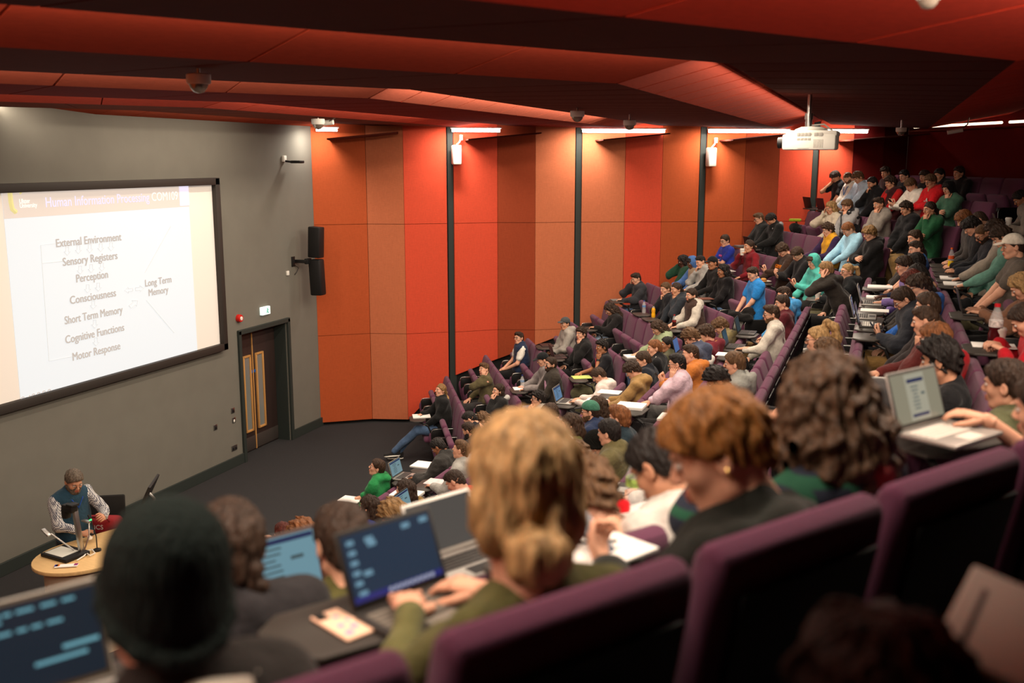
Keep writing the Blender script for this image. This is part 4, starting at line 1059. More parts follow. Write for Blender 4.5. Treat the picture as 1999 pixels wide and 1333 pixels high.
# --- row 6, far
P('E1', 1242, 544, 'F', 6, 'quiff', 'dbr', 'f', 'jacket', (48, 48, 52), JN, 'df', 'd', 'person in dark zipped jacket writing beside the red wall panel')
P('E2', 1299, 564, 'F', 6, 'short', 'lbr', 'f', 'jacket', (30, 30, 34), BK, 'lc', 'S', 'fair person in black and beige jacket, hand at the chin', hoodc=(150, 140, 126))
P('E3', 1320, 565, 'F', 6, 'tied', 'dbr', 'm', 'hoodie', (44, 48, 54), BK, 'cl', 'S', 'person with tied back brown hair in slate hoodie smiling into a fist')
P('E4', 1350, 577, 'F', 6, 'short', 'dbr', 'f', 'hoodie', (188, 180, 168), BK, 'dd', 'S', 'bearded person in brown gilet over pale sleeves with a cola bottle', gilet=(62, 46, 40), beard=('stubble', 'dbr'))
# --- row 5, far
P('G1', 1191, 604, 'F', 5, 'long', 'dbr', 'm', 'jacket', (28, 26, 26), (128, 146, 166), 'dl', 'D', 'person with long dark hair in black leather jacket and pale jeans by the post')
P('G2', 1284, 640, 'F', 5, 'long', 'brn', 'f', 'hoodie', (140, 152, 118), JN, 'ld', 'D', 'person with long brown hair in sage green hoodie writing at the aisle')
# --- row 4
P('H1', 1103, 632, 'F', 4, 'cap', 'blk', 'm', 'hoodie', (154, 148, 140), BK, 'll', 'S', 'person in grey cap and light grey hoodie beside the dark post', caprgb=(72, 74, 74))
P('H2', 1135, 652, 'F', 4, 'curly', 'dbr', 'f', 'jacket', (26, 25, 25), BK, 'cl', 'S', 'person with dark curls in black fleece and shorts, chin on hand', shorts=1)
P('H3', 1175, 678, 'F', 4, 'curly', 'blk', 't', 'tee', (28, 28, 32), OL, 'cd', 'S', 'person in black t-shirt with watch and red lanyard, fist at the chin', lanyard=(170, 50, 70), watch=1)
# --- row 3
P('I1', 1013, 660, 'F', 3, 'quiff', 'dbr', 'f', 'tee', (222, 218, 208), BK, 'll', 'S', 'person with glasses in navy gilet over white t-shirt against the orange wall', gilet=(34, 46, 70), glasses=1)
P('I2', 1060, 702, 'F', 3, 'cap', 'dbr', 'f', 'hoodie', (130, 122, 120), BK, 'dd', 'd', 'person in black cap and grey-pink top behind the brown leather jacket', caprgb=(26, 28, 30))
P('I3', 1075, 711, 'F', 3, 'short', 'dbr', 'f', 'jacket', (52, 46, 40), JN, 'll', 'S', 'bearded person in dark brown jacket over a patterned pink shirt and jeans', beard=('beard', 'dbr'), glasses=1, shirtfront=(196, 150, 176))
# --- rows 2 and 1
P('J1', 945, 721, 'F', 2, 'quiff', 'lbr', 'f', 'jumper', (86, 78, 54), CH, 'kl', 'S', 'person in olive jumper leaning a cheek on a hand by the red wall')
P('J2', 973, 763, 'F', 2, 'bun', 'dbr', 'f', 'jacket', (28, 27, 27), CH, 'ml', 'S', 'person in black leather jacket with tied hair wiping the face', hoodc=(170, 168, 162))
P('K1', 860, 762, 'F', 1, 'tied', 'dbl', 'f', 'jacket', (26, 26, 26), JN, 'ld', 'S', 'person in black parka with fur collar and blue jeans in the front row', fur=1, legpos=1)
# --- centre block, rows 6 to 4 and the people beside them
P('c1', 1169, 733, 'C', 4, 'short', 'brn', 'f', 'hoodie', (212, 196, 188), BK, 'tt', 'D', 'person in pale pinkish hoodie typing on a silver laptop')
P('c2', 1235, 723, 'C', 5, 'mop', 'dbr', 'f', 'hoodie', (154, 122, 76), GY, 'dd', 'D', 'person in tan hoodie bent over white paper')
P('c3', 1256, 703, 'C', 5, 'short', 'brn', 'f', 'jacket', (30, 34, 42), JN, 'll', 'd', 'brown-haired person in navy behind the tan hoodie')
P('c4', 1278, 680, 'C', 5, 'short', 'gin', 'f', 'jacket', (26, 26, 28), BK, 'll', 'S', 'ginger person in black tracksuit top with white sleeve stripes', stripes=1)
P('c5', 1303, 673, 'C', 5, 'short', 'blk', 't', 'jacket', (86, 86, 66), JN, 'll', 'S', 'black-haired person in olive jacket behind the striped tracksuit')
P('c6', 1322, 710, 'C', 6, 'fade', 'blk', 'f', 'jumper', (206, 178, 190), CH, 'kd', 'S', 'person in pale pink jumper with glasses resting the face on a hand', glasses=1, beard=('stubble', 'blk'))
P('c7', 1348, 691, 'C', 6, 'fade', 'brn', 'f', 'hoodie', (186, 112, 52), GY, 'pp', 'S', 'person in orange hoodie beside the pale pink jumper')
P('c8', 1361, 681, 'C', 6, 'curly', 'dbl', 'f', 'hoodie', (226, 220, 210), BK, 'll', 'S', 'fair curly-haired person in white top behind the orange hoodie')
P('c9', 1350, 659, 'C', 6, 'curly', 'lbr', 'f', 'hoodie', (70, 76, 96), BK, 'll', 'D', 'light-brown-haired person leaning forward beside a blue laptop')
P('c10', 1378, 652, 'C', 6, 'mop', 'brn', 'f', 'hoodie', (104, 34, 44), BK, 'll', 'd', 'person with thick brown hair in maroon hoodie lined with yellow', hoodc=(176, 122, 40))
P('c11', 1407, 637, 'C', 6, 'mop', 'lbr', 'f', 'hoodie', (116, 104, 70), BK, 'll', 'D', 'person with light brown bowl hair in khaki hoodie, head bowed')
P('f8', 1210, 817, 'C', 6, 'quiff', 'gin', 'f', 'jumper', (36, 50, 58), BK, 'll', 'S', 'person with reddish-brown quiff in dark teal jumper')
P('f9', 1189, 845, 'C', 6, 'short', 'blk', 'f', 'jacket', (106, 98, 66), BK, 'll', 'S', 'black-haired person in olive jacket behind a black beanie')
P('f10', 1163, 872, 'C', 6, 'beanie', 'blk', 'm', 'jumper', (32, 42, 58), BK, 'dl', 'D', 'person in black beanie bent over writing', caprgb=(26, 26, 24), dd=-.15)
P('f11', 1130, 890, 'C', 6, 'curly', 'lbr', 'f', 'jumper', (196, 186, 180), BK, 'dl', 'D', 'person with rough light brown hair in pale top, left of the black beanie', dd=-.1)
P('d1', 1506, 613, 'C', 7, 'quiff', 'brn', 'f', 'jumper', (196, 190, 178), BK, 'dl', 'S', 'bearded person with glasses in off-white sweatshirt at a laptop', glasses=1, beard=('stubble', 'lbr'))
P('d2', 1527, 592, 'C', 7, 'short', 'dbr', 'f', 'jumper', (84, 30, 38), KH, 'll', 'S', 'dark-haired person in maroon jumper behind the off-white sweatshirt')
P('d3', 1531, 575, 'C', 7, 'fade', 'dbr', 'f', 'hoodie', (64, 140, 196), BK, 'll', 'd', 'person in sky blue hoodie at the aisle end of a half empty row')
P('d4', 1434, 710, 'C', 7, 'short', 'lbr', 'f', 'hoodie', (138, 138, 132), BK, 'lc', 'S', 'person in mid grey hoodie, hand at the mouth, among empty seats')
P('d5', 1401, 742, 'C', 7, 'curly', 'blk', 't', 'jumper', (176, 30, 32), BK, 'll', 'D', 'person with black curls and glasses in red, head bowed', glasses=1)
P('e1', 1596, 663, 'C', 8, 'highpony', 'bln', 'f', 'jumper', (196, 190, 184), BK, 'll', 'S', 'blonde person with high ponytail and round glasses', glasses=1, sw=-1.3)
P('e2', 1613, 688, 'C', 8, 'longs', 'lbr', 'f', 'jumper', (96, 88, 80), BK, 'll', 'S', 'light-brown-haired person just behind the high blonde ponytail', sw=-2.0)
P('f1', 1051, 779, 'C', 3, 'curly', 'blk', 'f', 'hoodie', (160, 156, 148), BK, 'cl', 'S', 'person with black curls and glasses in light grey hoodie and magenta lanyard', glasses=1, lanyard=(170, 34, 100))
P('f2', 1075, 806, 'C', 4, 'fringe', 'brn', 'f', 'jumper', (96, 98, 98), BK, 'kd', 'd', 'person in grey jumper resting a cheek on the hand beside a white cup')
P('f3', 1152, 804, 'C', 5, 'cap', 'dbr', 'f', 'hoodie', (38, 50, 78), BK, 'll', 'S', 'bearded person in green cap and navy hoodie', caprgb=(62, 112, 92), brimrgb=(26, 24, 24), beard=('stubble', 'lbr'), glasses=1)
P('f4', 1166, 795, 'C', 5, 'longs', 'brn', 'f', 'jumper', (70, 60, 56), BK, 'll', 'S', 'brown-haired person hidden behind the green cap')
P('f5', 1115, 830, 'C', 5, 'longs', 'brn', 'f', 'jumper', (98, 96, 56), BK, 'll', 'S', 'person with shoulder-length brown hair in moss green')
P('f6', 1080, 839, 'C', 5, 'curly', 'gin', 'f', 'jumper', (206, 196, 184), BK, 'll', 'D', 'person with copper curls and pale top, in front of the blonde bun')
P('f7', 1021, 836, 'C', 4, 'short', 'dbr', 'f', 'jumper', (90, 84, 84), BK, 'll', 'S', 'dark-haired person seen just over the top of the blonde bun')
P('g1', 1000, 810, 'C', 3, 'short', 'brn', 'f', 'jumper', (214, 208, 196), BK, 'll', 'S', 'brown-haired person with glasses in white sweatshirt two rows from the front', glasses=1)
P('g2', 918, 818, 'C', 2, 'fade', 'blk', 'f', 'jacket', (36, 36, 40), BK, 'll', 'D', 'dark-haired person leaning down in the second row by the aisle')
P('g3', 945, 820, 'C', 2, 'curly', 'lbr', 'f', 'jumper', (46, 44, 46), BK, 'll', 'D', 'light curly-haired person in front of a laptop in the second row')
P('g4', 916, 840, 'C', 2, 'fade', 'dbr', 'm', 'jacket', (38, 36, 38), BK, 'ld', 'd', 'bearded person in black jacket with a white pen over papers', beard=('beard', 'blk'), sw=1.45)
P('g5', 856, 872, 'C', 2, 'short', 'blk', 't', 'puffer', (52, 50, 48), (188, 182, 170), 'tl', 'D', 'black-haired person in dark padded jacket at a laptop in the second row')
P('g6', 900, 878, 'C', 3, 'fade', 'lbr', 'f', 'hoodie', (158, 156, 150), NV, 'dl', 'S', 'person with cropped sides in light grey hoodie beside pink paper')
P('h1', 736, 913, 'C', 1, 'short', 'brn', 'f', 'hoodie', (40, 130, 72), (188, 178, 162), 'ld', 'S', 'person in bright green hoodie and pale trousers in the front row')
P('h2', 791, 958, 'C', 3, 'longs', 'dbr', 'f', 'jumper', (124, 98, 52), BK, 'kl', 'S', 'person with long dark brown hair in mustard jumper')
P('h3', 889, 940, 'C', 4, 'fade', 'dbr', 'f', 'jumper', (196, 44, 40), CH, 'll', 'D', 'person with dark cropped hair in bright red jumper')
P('h4', 721, 991, 'C', 3, 'longs', 'dbr', 'f', 'jacket', (48, 58, 124), BK, 'pl', 'S', 'person with glasses and white face mask in royal blue jacket', glasses=1, mask=1)
P('h5', 773, 1008, 'C', 4, 'curly', 'dbl', 'f', 'jumper', (110, 96, 76), BK, 'll', 'D', 'tousled light-brown head beside the silver laptop lid', hs=1.2)
P('h6', 525, 1067, 'C', 2, 'none', 'lbr', 'f', 'jumper', (60, 96, 120), BK, 'll', 'D', 'bald person near the front, low in front of a laptop')
P('h7', 552, 1042, 'C', 2, 'bun', 'red', 'f', 'jumper', (26, 26, 28), BK, 'll', 'S', 'person with auburn hair tied back holding up a phone near the front')
P('h8', 597, 1050, 'C', 3, 'curly', 'gin', 'f', 'jumper', (150, 60, 50), BK, 'll', 'D', 'person with bright ginger curls left of the dark-haired olive jacket', hs=1.35)
P('h9', 640, 1007, 'C', 2, 'short', 'brn', 'f', 'jumper', (80, 70, 60), BK, 'll', 'S', 'brown-haired person near the front, mostly hidden behind a darker head')
# --- centre block, row 9
P('M1', 1786, 466, 'C', 9, 'short', 'brn', 'f', 'jumper', (60, 56, 54), BK, 'll', 'S', 'brown-haired person at the aisle end, behind the fade haircut', sw=4.3)
P('M2', 1789, 487, 'C', 9, 'fade', 'dbr', 'f', 'tee', (56, 118, 196), BK, 'll', 'S', 'person with fade haircut in bright blue t-shirt by the aisle')
P('M3', 1766, 519, 'C', 9, 'fringe', 'dbr', 'f', 'jumper', (120, 100, 156), BK, 'dl', 'S', 'person with dark fringe in lilac jumper reaching to a keyboard', sw=1.8)
P('M4', 1788, 516, 'C', 9, 'afro', 'blk', 'd', 'jumper', (36, 40, 60), BK, 'ld', 'S', 'black-haired person just behind the lilac jumper')
P('M5', 1793, 536, 'C', 9, 'short', 'blk', 'f', 'jumper', (40, 38, 40), BK, 'll', 'D', 'black-haired person bowed behind a red-brown head')
P('M6', 1782, 548, 'C', 9, 'fringe', 'red', 'f', 'jumper', (60, 54, 50), BK, 'll', 'D', 'red-brown-haired person left of the blue hood')
P('M7', 1795, 559, 'C', 9, 'mop', 'dbr', 'f', 'hoodie', (42, 96, 176), BK, 'll', 'd', 'dark-haired person with glasses and blue hood', glasses=1)
P('M8', 1764, 584, 'C', 9, 'short', 'dbr', 'f', 'puffer', (40, 42, 48), TN, 'pl', 'D', 'person with glasses in black padded jacket holding up a phone, tan trousers', glasses=1)
P('M9', 1811, 598, 'C', 9, 'short', 'brn', 'f', 'jumper', (50, 44, 44), NV, 'll', 'S', 'brown-haired person behind the maroon jumper')
P('M10', 1807, 627, 'C', 9, 'fade', 'brn', 'f', 'jumper', (92, 38, 36), NV, 'cd', 'S', 'person in maroon jumper writing, fist against the mouth')
P('M11', 1827, 663, 'C', 9, 'fringe', 'gin', 'f', 'hoodie', (162, 26, 34), LG, 'll', 'S', 'sandy-haired person with glasses in red hoodie', glasses=1)
P('M12', 1836, 705, 'C', 9, 'curly', 'blk', 'm', 'jumper', (30, 30, 32), JN, 'll', 'S', 'person with rough black hair behind the open laptop', hs=1.2)
# --- centre block, row 10 and 11
P('N1', 1883, 428, 'C', 10, 'fringe', 'gin', 'f', 'jumper', (70, 66, 64), BK, 'dd', 'D', 'ginger person bent forward at the aisle, hands clasped', sw=3.5)
P('N2', 1912, 430, 'C', 10, 'buzz', 'brn', 'f', 'jumper', (60, 58, 56), BK, 'll', 'D', 'person with cropped brown hair behind the ginger person', sw=3.9)
P('N3', 1898, 443, 'C', 10, 'mop', 'blk', 'f', 'jacket', (36, 36, 38), JN, 'dd', 'D', 'dark-haired person in black jacket beside the ginger person', sw=2.95)
P('N4', 1920, 457, 'C', 10, 'buzz', 'lbr', 'm', 'jacket', (34, 36, 42), NV, 'dd', 'D', 'person with cropped hair, beard and glasses in dark jacket', beard=('beard', 'dbr'), glasses=1, sw=2.4)
P('N5', 1946, 450, 'C', 10, 'curly', 'dbr', 'f', 'hoodie', (150, 140, 128), BK, 'dl', 'D', 'dark curly-haired person in stone hoodie, further along', sw=1.6)
P('N6', 1957, 463, 'C', 10, 'curly', 'dbr', 'f', 'jumper', (96, 140, 126), NV, 'dl', 'D', 'person with dark curls in green patterned jumper beside a white cap', sw=1.0)
P('N7', 1977, 482, 'C', 10, 'cap', 'dbr', 'f', 'tee', (96, 88, 80), OL, 'll', 'S', 'person in white cap and grey-brown t-shirt near the right edge', caprgb=(226, 218, 202), sw=.1)
P('N8', 1993, 388, 'C', 11, 'short', 'blk', 't', 'jacket', (120, 110, 100), BK, 'dd', 'D', 'black-haired person writing at the right edge, high up', sw=5.0)
P('N9', 1996, 560, 'C', 10, 'long', 'bln', 'f', 'jumper', (120, 84, 64), BK, 'dd', 'D', 'person with long pale blonde hair at the right edge')
P('N10', 2003, 625, 'C', 10, 'short', 'dbr', 'f', 'hoodie', (176, 24, 36), BK, 'dd', 'D', 'red-sleeved person cut by the right edge, hands at a bottle')
# --- near block
P('P7', 1965, 752, 'N', 9, 'short', 'dbr', 'f', 'hoodie', (86, 88, 62), BK, 'll', 'S', 'dark-haired person in olive hoodie at the right edge beyond the big laptop', near=1)
P('P2', 1288, 912, 'N', 9, 'short', 'blk', 'm', 'hoodie', (206, 200, 192), BK, 'dd', 'D', 'black-haired person with glasses in off-white hood, bowed over paper', near=1, glasses=1, dd=.10)
P('P9', 1150, 972, 'N', 9, 'curly', 'lbr', 'f', 'jumper', (150, 120, 104), BK, 'll', 'D', 'tousled brown head half hidden behind the blonde bun', near=1)
P('P10', 667, 1060, 'N', 9, 'short', 'dbr', 'f', 'jumper', (84, 80, 44), BK, 'll', 'S', 'dark-haired person in olive shirt seen from behind between two laptops', near=1, hs=.86)
P('P6', 448, 1070, 'N', 9, 'plait', 'dbr', 'm', 'jacket', (38, 36, 38), BK, 'll', 'S', 'person with dark plait and pink lanyard behind the beanie', near=1, lanyard=(220, 60, 140))
P('P1', 1022, 962, 'N', 10, 'bun', 'bln', 'f', 'jumper', (92, 90, 54), BK, 'tt', (-24, -14), 'blonde person with low bun in olive jumper, close up from behind', near=2, dd=.02, hs=1.30)
P('P3', 1405, 885, 'N', 10, 'bowl', 'gol', 'f', 'hoodie', (34, 36, 32), BK, 'pl', (38, -25), 'ginger person in black hoodie looking down at a phone, close up', near=2, ear=1, dd=.04, hs=1.15)
P('P13', 1712, 802, 'N', 9, 'cap', 'dbr', 'f', 'jumper', (60, 58, 60), BK, 'll', 'S', 'person in dark grey cap with red brim, between wavy hair and big laptop', near=1, caprgb=(52, 50, 50), brimrgb=(190, 60, 46))
P('P4', 1610, 800, 'N', 10, 'wavy', 'wav', 'm', 'jacket', (36, 46, 50), BK, 'Fl', 'S', 'person with long wavy brown hair in dark plaid jacket, close up from behind', near=2, plaid=1, dd=-.03, hs=1.08, hoodc=(150, 60, 60))
P('P5', 320, 1160, 'N', 10, 'beanie', 'dbr', 'f', 'jacket', (44, 42, 40), BK, 'dl', 'S', 'person in dark green-black knitted beanie, close up from behind', near=2, caprgb=(34, 42, 40), dd=0.0, hs=1.10, hoodc=(198, 190, 176))
P('P11', 2045, 800, 'N', 10, 'short', 'dbr', 'f', 'tee', (70, 50, 84), BK, 'nt', 'S', 'person cut by the right edge, hand resting on the big laptop', near=2, dd=-.1, hz=.06)
P('P12', 1735, 1395, 'N', 11, 'mop', 'blk', 'f', 'jumper', (22, 20, 20), BK, 'nn', 'S', 'dark silhouetted head right beside the camera at the bottom edge', near=2, lowz=1)
P('Q1', 1322, 838, 'C', 7, 'short', 'dbr', 'f', 'jumper', (214, 208, 198), BK, 'tt', 'D', 'person in white sleeves at the teal-screened laptop, hidden behind other heads', dd=0)

LQ = at_z(140, 938, 1.62)
LECT = dict(id='LECT', b='F', k=1, hair='short', hc='gry', sk='m', top='shirt', rgb=(150, 150, 150), legs=(30, 32, 36), arms='ll', look=(-8, -26), stand=1, hs=1.06, wide=.03,
            label='lecturer standing at the lectern in checked shirt and teal waistcoat', gilet=(36, 62, 78), flat=1, beard=('beard', 'gry'), lanyard=(30, 70, 150))
PN = {p['id']: p for p in P_ + [LECT]}
# ---------------------------------------------------------------- seats: regular along each row, each person gets one
PITCH_S = {'F': .54, 'C': .53, 'N': .63}
SLOT = {}
def s_range(b, k):
    d = row_d(b, k)
    if b == 'F': return -d * math.tan(rad(8.2 - .08 * k)) + .25, wall_s(b, d + .2) - .55
    if b == 'C': return -d * math.tan(rad(17.2)) + .25, d * math.tan(rad(17.2)) - .25
    return -6.2, d * math.tan(rad(10.8)) - .25
for p in P_:
    n = normal(p['b']); dk = row_d(p['b'], p['k'])
    want = p.get('dd', 0.0); best = None
    for dd in np.arange(-.42, .16, .02):
        s, z, t = at_row(p['px'], p['py'], p['b'], dk + dd)
        hh = z - row_z(p['b'], p['k'])
        cost = abs(dd - want) + 6 * max(0, .98 - hh, hh - 1.33) + .6 * abs(hh - 1.19) + (.8 * abs(s - p['sw']) if 'sw' in p else 0)
        if best is None or cost < best[0]: best = (cost, dd, s, hh, t)
    p['dd'], p['s'], p['hh'], p['t'] = best[1:]
rows_ = {}
for p in P_: rows_.setdefault((p['b'], p['k']), []).append(p)
for (b, k), ps in rows_.items():
    ps.sort(key=lambda p: p['s']); pt = PITCH_S[b]; best = None
    for o in ([.38] if (b, k) == ('N', 10) else np.arange(0, pt, pt / 18)):
        idx, last = [], -999
        # keep order, one seat each; spread clashes both ways
        raw = [(p['s'] - o) / pt for p in ps]
        q = [round(r) for r in raw]
        for it in range(30):
            ok = True
            for i in range(len(q) - 1):
                if q[i + 1] <= q[i]:
                    ok = False
                    if (raw[i] - q[i]) < -(raw[i + 1] - q[i + 1]) : q[i] -= 1
                    else: q[i + 1] = q[i] + 1
            if ok: break
        cost = sum((r - a) ** 2 for r, a in zip(raw, q)) + (0 if all(q[i + 1] > q[i] for i in range(len(q) - 1)) else 50)
        if best is None or cost < best[0]: best = (cost, o, list(q))
    SLOT[(b, k)] = best[1]
    for p, q in zip(ps, best[2]): p['seat'] = q; p['ss'] = best[1] + q * pt
# ================================================================ seats
def seat_meshes():
    D = {}
    prof = [(-.135, .40), (-.165, .55), (-.185, .75), (-.225, .95), (-.250, 1.035), (-.275, 1.06), (-.315, 1.055), (-.335, 1.02), (-.325, .95), (-.280, .72), (-.245, .50), (-.235, .40)]
    mb = MB()                                           # backrest cushion
    M = Matrix(((0, 0, 1, -.25), (1, 0, 0, 0), (0, 1, 0, 0), (0, 0, 0, 1)))
    mb.prism(prof, 0, .50, M=M, bevel=.022); D['backrest'] = mb.mesh('backrest', M_PURPLE, angle=60)
    mb = MB(); pr = [(-.236, .34), (-.285, .70), (-.338, .955), (-.350, .955), (-.300, .70), (-.250, .34)]
    M = Matrix(((0, 0, 1, -.205), (1, 0, 0, 0), (0, 1, 0, 0), (0, 0, 0, 1)))
    mb.prism(pr, 0, .41, M=M, bevel=.004); D['back_shell'] = mb.mesh('back_shell', M_BLACKP)
    mb = MB(); mb.box((0, .085, .405), (.45, .46, .10), .045, seg=3); D['seat'] = mb.mesh('seat', M_PURPLE, angle=60)
    mb = MB(); mb.box((0, .085, .405), (.45, .46, .10), .045, seg=3, M=Matrix.Translation((0, -.115, .40)) @ Matrix.Rotation(rad(70), 4, 'X') @ Matrix.Translation((0, .115, -.40)))
    D['seat_up'] = mb.mesh('seat', M_PURPLE, angle=60)
    mb = MB(); pa = [(-.20, .0), (.12, .0), (.20, .28), (.235, .48), (.222, .545), (.175, .565), (.04, .54), (-.20, .52)]
    M = Matrix(((0, 0, 1, -.305), (1, 0, 0, 0), (0, 1, 0, 0), (0, 0, 0, 1)))
    mb.prism(pa, 0, .065, M=M, bevel=.02); D['armrest'] = mb.mesh('armrest', M_PURPLE, angle=60)
    mb = MB(); pt = [(-.22, .42), (.14, .38), (.195, .43), (.200, .56), (.175, .610), (.12, .618), (-.24, .620)]
    M = Matrix(((0, 0, 1, -.318), (1, 0, 0, 0), (0, 1, 0, 0), (0, 0, 0, 1)))
    mb.prism(pt, 0, .09, M=M, bevel=.006); D['tablet_case'] = mb.mesh('tablet_case', M_BLACKP)
    mb = MB(); mb.tube([(-.316, -.24, .620), (-.316, .12, .619), (-.316, .174, .610), (-.316, .201, .56), (-.316, .198, .43)], .0035, 6)
    mb.tube([(-.274, .19, .53), (-.274, .212, .53)], .012, 8); D['trim'] = mb.mesh('trim', M_CHROME)
    mb = MB(); pts = [(-.20, .30), (.08, .28), (.14, .34), (.14, .50), (.08, .56), (-.20, .56), (-.26, .50), (-.27, .36)]
    mb.prism([(x, y - .02) for x, y in pts], .737, .755, bevel=.006); D['writing_tablet'] = mb.mesh('writing_tablet', M_TABLET)
    mb = MB(); mb.tube([(-.285, .19, .54), (-.28, .25, .68), (-.20, .38, .729)], .015, 8); D['tablet_arm'] = mb.mesh('tablet_arm', M_BLACKP)
    mb = MB(); mb.box((0, -.10, .20), (.30, .20, .40), .02); D['under_frame'] = mb.mesh('under_frame', M_BLACKP)
    return D
SM = seat_meshes()
MIRROR = Matrix.Diagonal((-1, 1, 1, 1))
ORD = ['first', 'second', 'third', 'fourth', 'fifth', 'sixth', 'seventh', 'eighth', 'ninth', 'tenth', 'eleventh', 'twelfth', 'thirteenth', 'fourteenth', 'fifteenth', 'sixteenth', 'seventeenth', 'eighteenth', 'nineteenth', 'twentieth']
BN = {'F': 'block by the side wall', 'C': 'middle block', 'N': 'nearest block'}
def block_rot(b): n = normal(b); return math.atan2(n[0], -n[1])
def make_seat(b, k, s, label, up, tablet, last, first):
    x, y = plan(b, row_d(b, k), s)
    r = empty('theatre_seat', (x, y, row_z(b, k)), block_rot(b))
    if b == 'N': r.scale.x = 1.12
    tag(r, label, 'theatre seat', 'plum theatre seats')
    put('backrest', SM['backrest'], r); put('back_shell', SM['back_shell'], r); put('seat', SM['seat_up'] if up else SM['seat'], r)
    put('under_frame', SM['under_frame'], r)
    sides = [Matrix()] + ([MIRROR] if last else [])
    for M in sides:
        put('armrest', SM['armrest'], r, M=M); c = put('tablet_case', SM['tablet_case'], r, M=M); put('trim', SM['trim'], c)
    if tablet:
        t = put('writing_tablet', SM['writing_tablet'], r); put('tablet_arm', SM['tablet_arm'], t)
    return r
SKIP = set()
#SKIPLIST#
SEATS = {}
for b in 'FCN':
    for k in range(1, 13):
        if b == 'N' and not 8 <= k <= 10: continue
        if b == 'C' and k > 11: continue
        lo, hi = s_range(b, k); pt = PITCH_S[b]; o = SLOT.get((b, k), .2)
        occ = {p['seat']: p for p in P_ if p['b'] == b and p['k'] == k}
        i0, i1 = math.ceil((lo - o) / pt), math.floor((hi - o) / pt)
        ids = sorted(set(range(i0, i1 + 1)) | set(occ)) if (b, k) != ('C', 11) else sorted(occ)
        for n_, i in enumerate(ids):
            if (b, k, i) in SKIP: continue
            p = occ.get(i)
            if p: lab = 'plum theatre seat holding the ' + p['label'].split(' with ')[0].replace('person in', 'one in').split(',')[0]
            else:
                a = ORD[n_] if n_ < len(ORD) else 'far'
                lab = 'empty plum folding seat, %s row up, %s, %s from its %s end' % (ORD[k - 1], BN[b], a, 'aisle' if b == 'F' else 'near')
            lab = ' '.join(lab.split()[:16])
            if len(lab.split()) > 16: lab = ' '.join(lab.split()[:16])
            tab = bool(p) and (any(c in 'dt' for c in p['arms']) or p.get('tray'))
            if (b, k, i) in ((0, 0, 0),): tab = True
            SEATS[(b, k, i)] = make_seat(b, k, o + i * pt, lab, p is None, tab, i == ids[-1] or (i + 1) not in ids, i == ids[0])

# ================================================================ building a person
def ik(S, W, a, c, pole):
    d = W - S; L = np.linalg.norm(d)
    if L > a + c - .005: W = S + d / L * (a + c - .005); d = W - S; L = a + c - .005
    if L < .12: W = S + d / max(L, 1e-6) * .12; d = W - S; L = .12
    u_ = d / L; x = (a * a - c * c + L * L) / (2 * L); h = math.sqrt(max(a * a - x * x, 0))
    p = np.array(pole, float); p = p - u_ * (p @ u_); p /= max(np.linalg.norm(p), 1e-6)
    return S + u_ * x + p * h, W
def rotm(yaw, pitch, roll=0): return np.array(Matrix.Rotation(yaw, 3, 'Z') @ Matrix.Rotation(pitch, 3, 'X') @ Matrix.Rotation(roll, 3, 'Y'))
TOPN = {'hoodie': 'hoodie', 'jacket': 'jacket', 'puffer': 'padded_jacket', 'tee': 't_shirt', 'jumper': 'jumper', 'shirt': 'checked_shirt'}
LOOK = Vector((-9.7, 9.6, 2.6))
rnd = random.Random(7)
def arm_target(code, sg, hc, R, S, fwd=0.0):
    """wrist, hand kind, finger direction, back of hand, elbow pole; sg = -1 left, +1 right"""
    f = lambda v: hc + R @ np.array(v, float)
    A_ = np.array
    if code == 'd': return A_([sg * .12, .30, .785]), 'grip', (-sg * .45, .9, -.15), (0, -.1, 1), (sg * .8, -.3, -.7)
    if code == 't': return A_([sg * .10, .27, .80]), 'relaxed', (-sg * .15, 1, -.12), (0, 0, 1), (sg * .8, -.3, -.7)
    if code == 'c': return f((sg * .02, .072, -.190)), 'fist', (-sg * .05, .12, 1), (sg * .5, 1, .1), (sg * .5, .5, -1)
    if code == 'k': return f((sg * .098, .045, -.150)), 'relaxed', (-sg * .10, -.1, 1), (sg, .5, 0), (sg * .5, .5, -1)
    if code == 'm': return f((sg * .05, .120, -.145)), 'grip', (-sg * .35, -.12, 1), (sg * .4, 1, .1), (sg * .5, .5, -1)
    if code == 'f': return f((sg * .105, .075, -.085)), 'relaxed', (-sg * .35, .1, 1), (sg * .7, 1, 0), (sg * .6, .5, -1)
    if code == 'u': return f((sg * .03, .175, -.135)), 'grip', (-sg * .6, -.3, .7), (sg * .5, .8, .2), (sg * .6, .3, -1)
    if code == 'x': return A_([-sg * .11, S[1] + .24 + .05 * (sg > 0), S[2] - .23 + .02 * sg]), 'relaxed', (-sg, -.1, .05), (0, .9, .5), (sg * 1, .1, -.8)
    if code == 'p': return A_([sg * .06, .30, S[2] - .20]), 'grip', (-sg * .3, .6, .7), (sg * .3, .7, -.6), (sg * .8, -.2, -.9)
    if code == 'F': return f((sg * .20, .13, -.06)), 'relaxed', (-sg, -.25, .5), (0, 1, .4), (sg * .8, .3, -1)
    if code == 'n': return A_([sg * .24, -.02, .50]), 'relaxed', (0, .3, -1), (sg, 0, 0), (sg * .3, -1, 0)
    if code == 'a': return A_([sg * .25, .22, .70]), 'relaxed', (0, 1, -.15), (0, 0, 1), (sg * .8, -.5, -.5)
    return A_([sg * .07, .25, .635]), 'relaxed', (-sg * .5, .8, -.12), (0, 0, 1), (sg * .8, -.4, -.5)
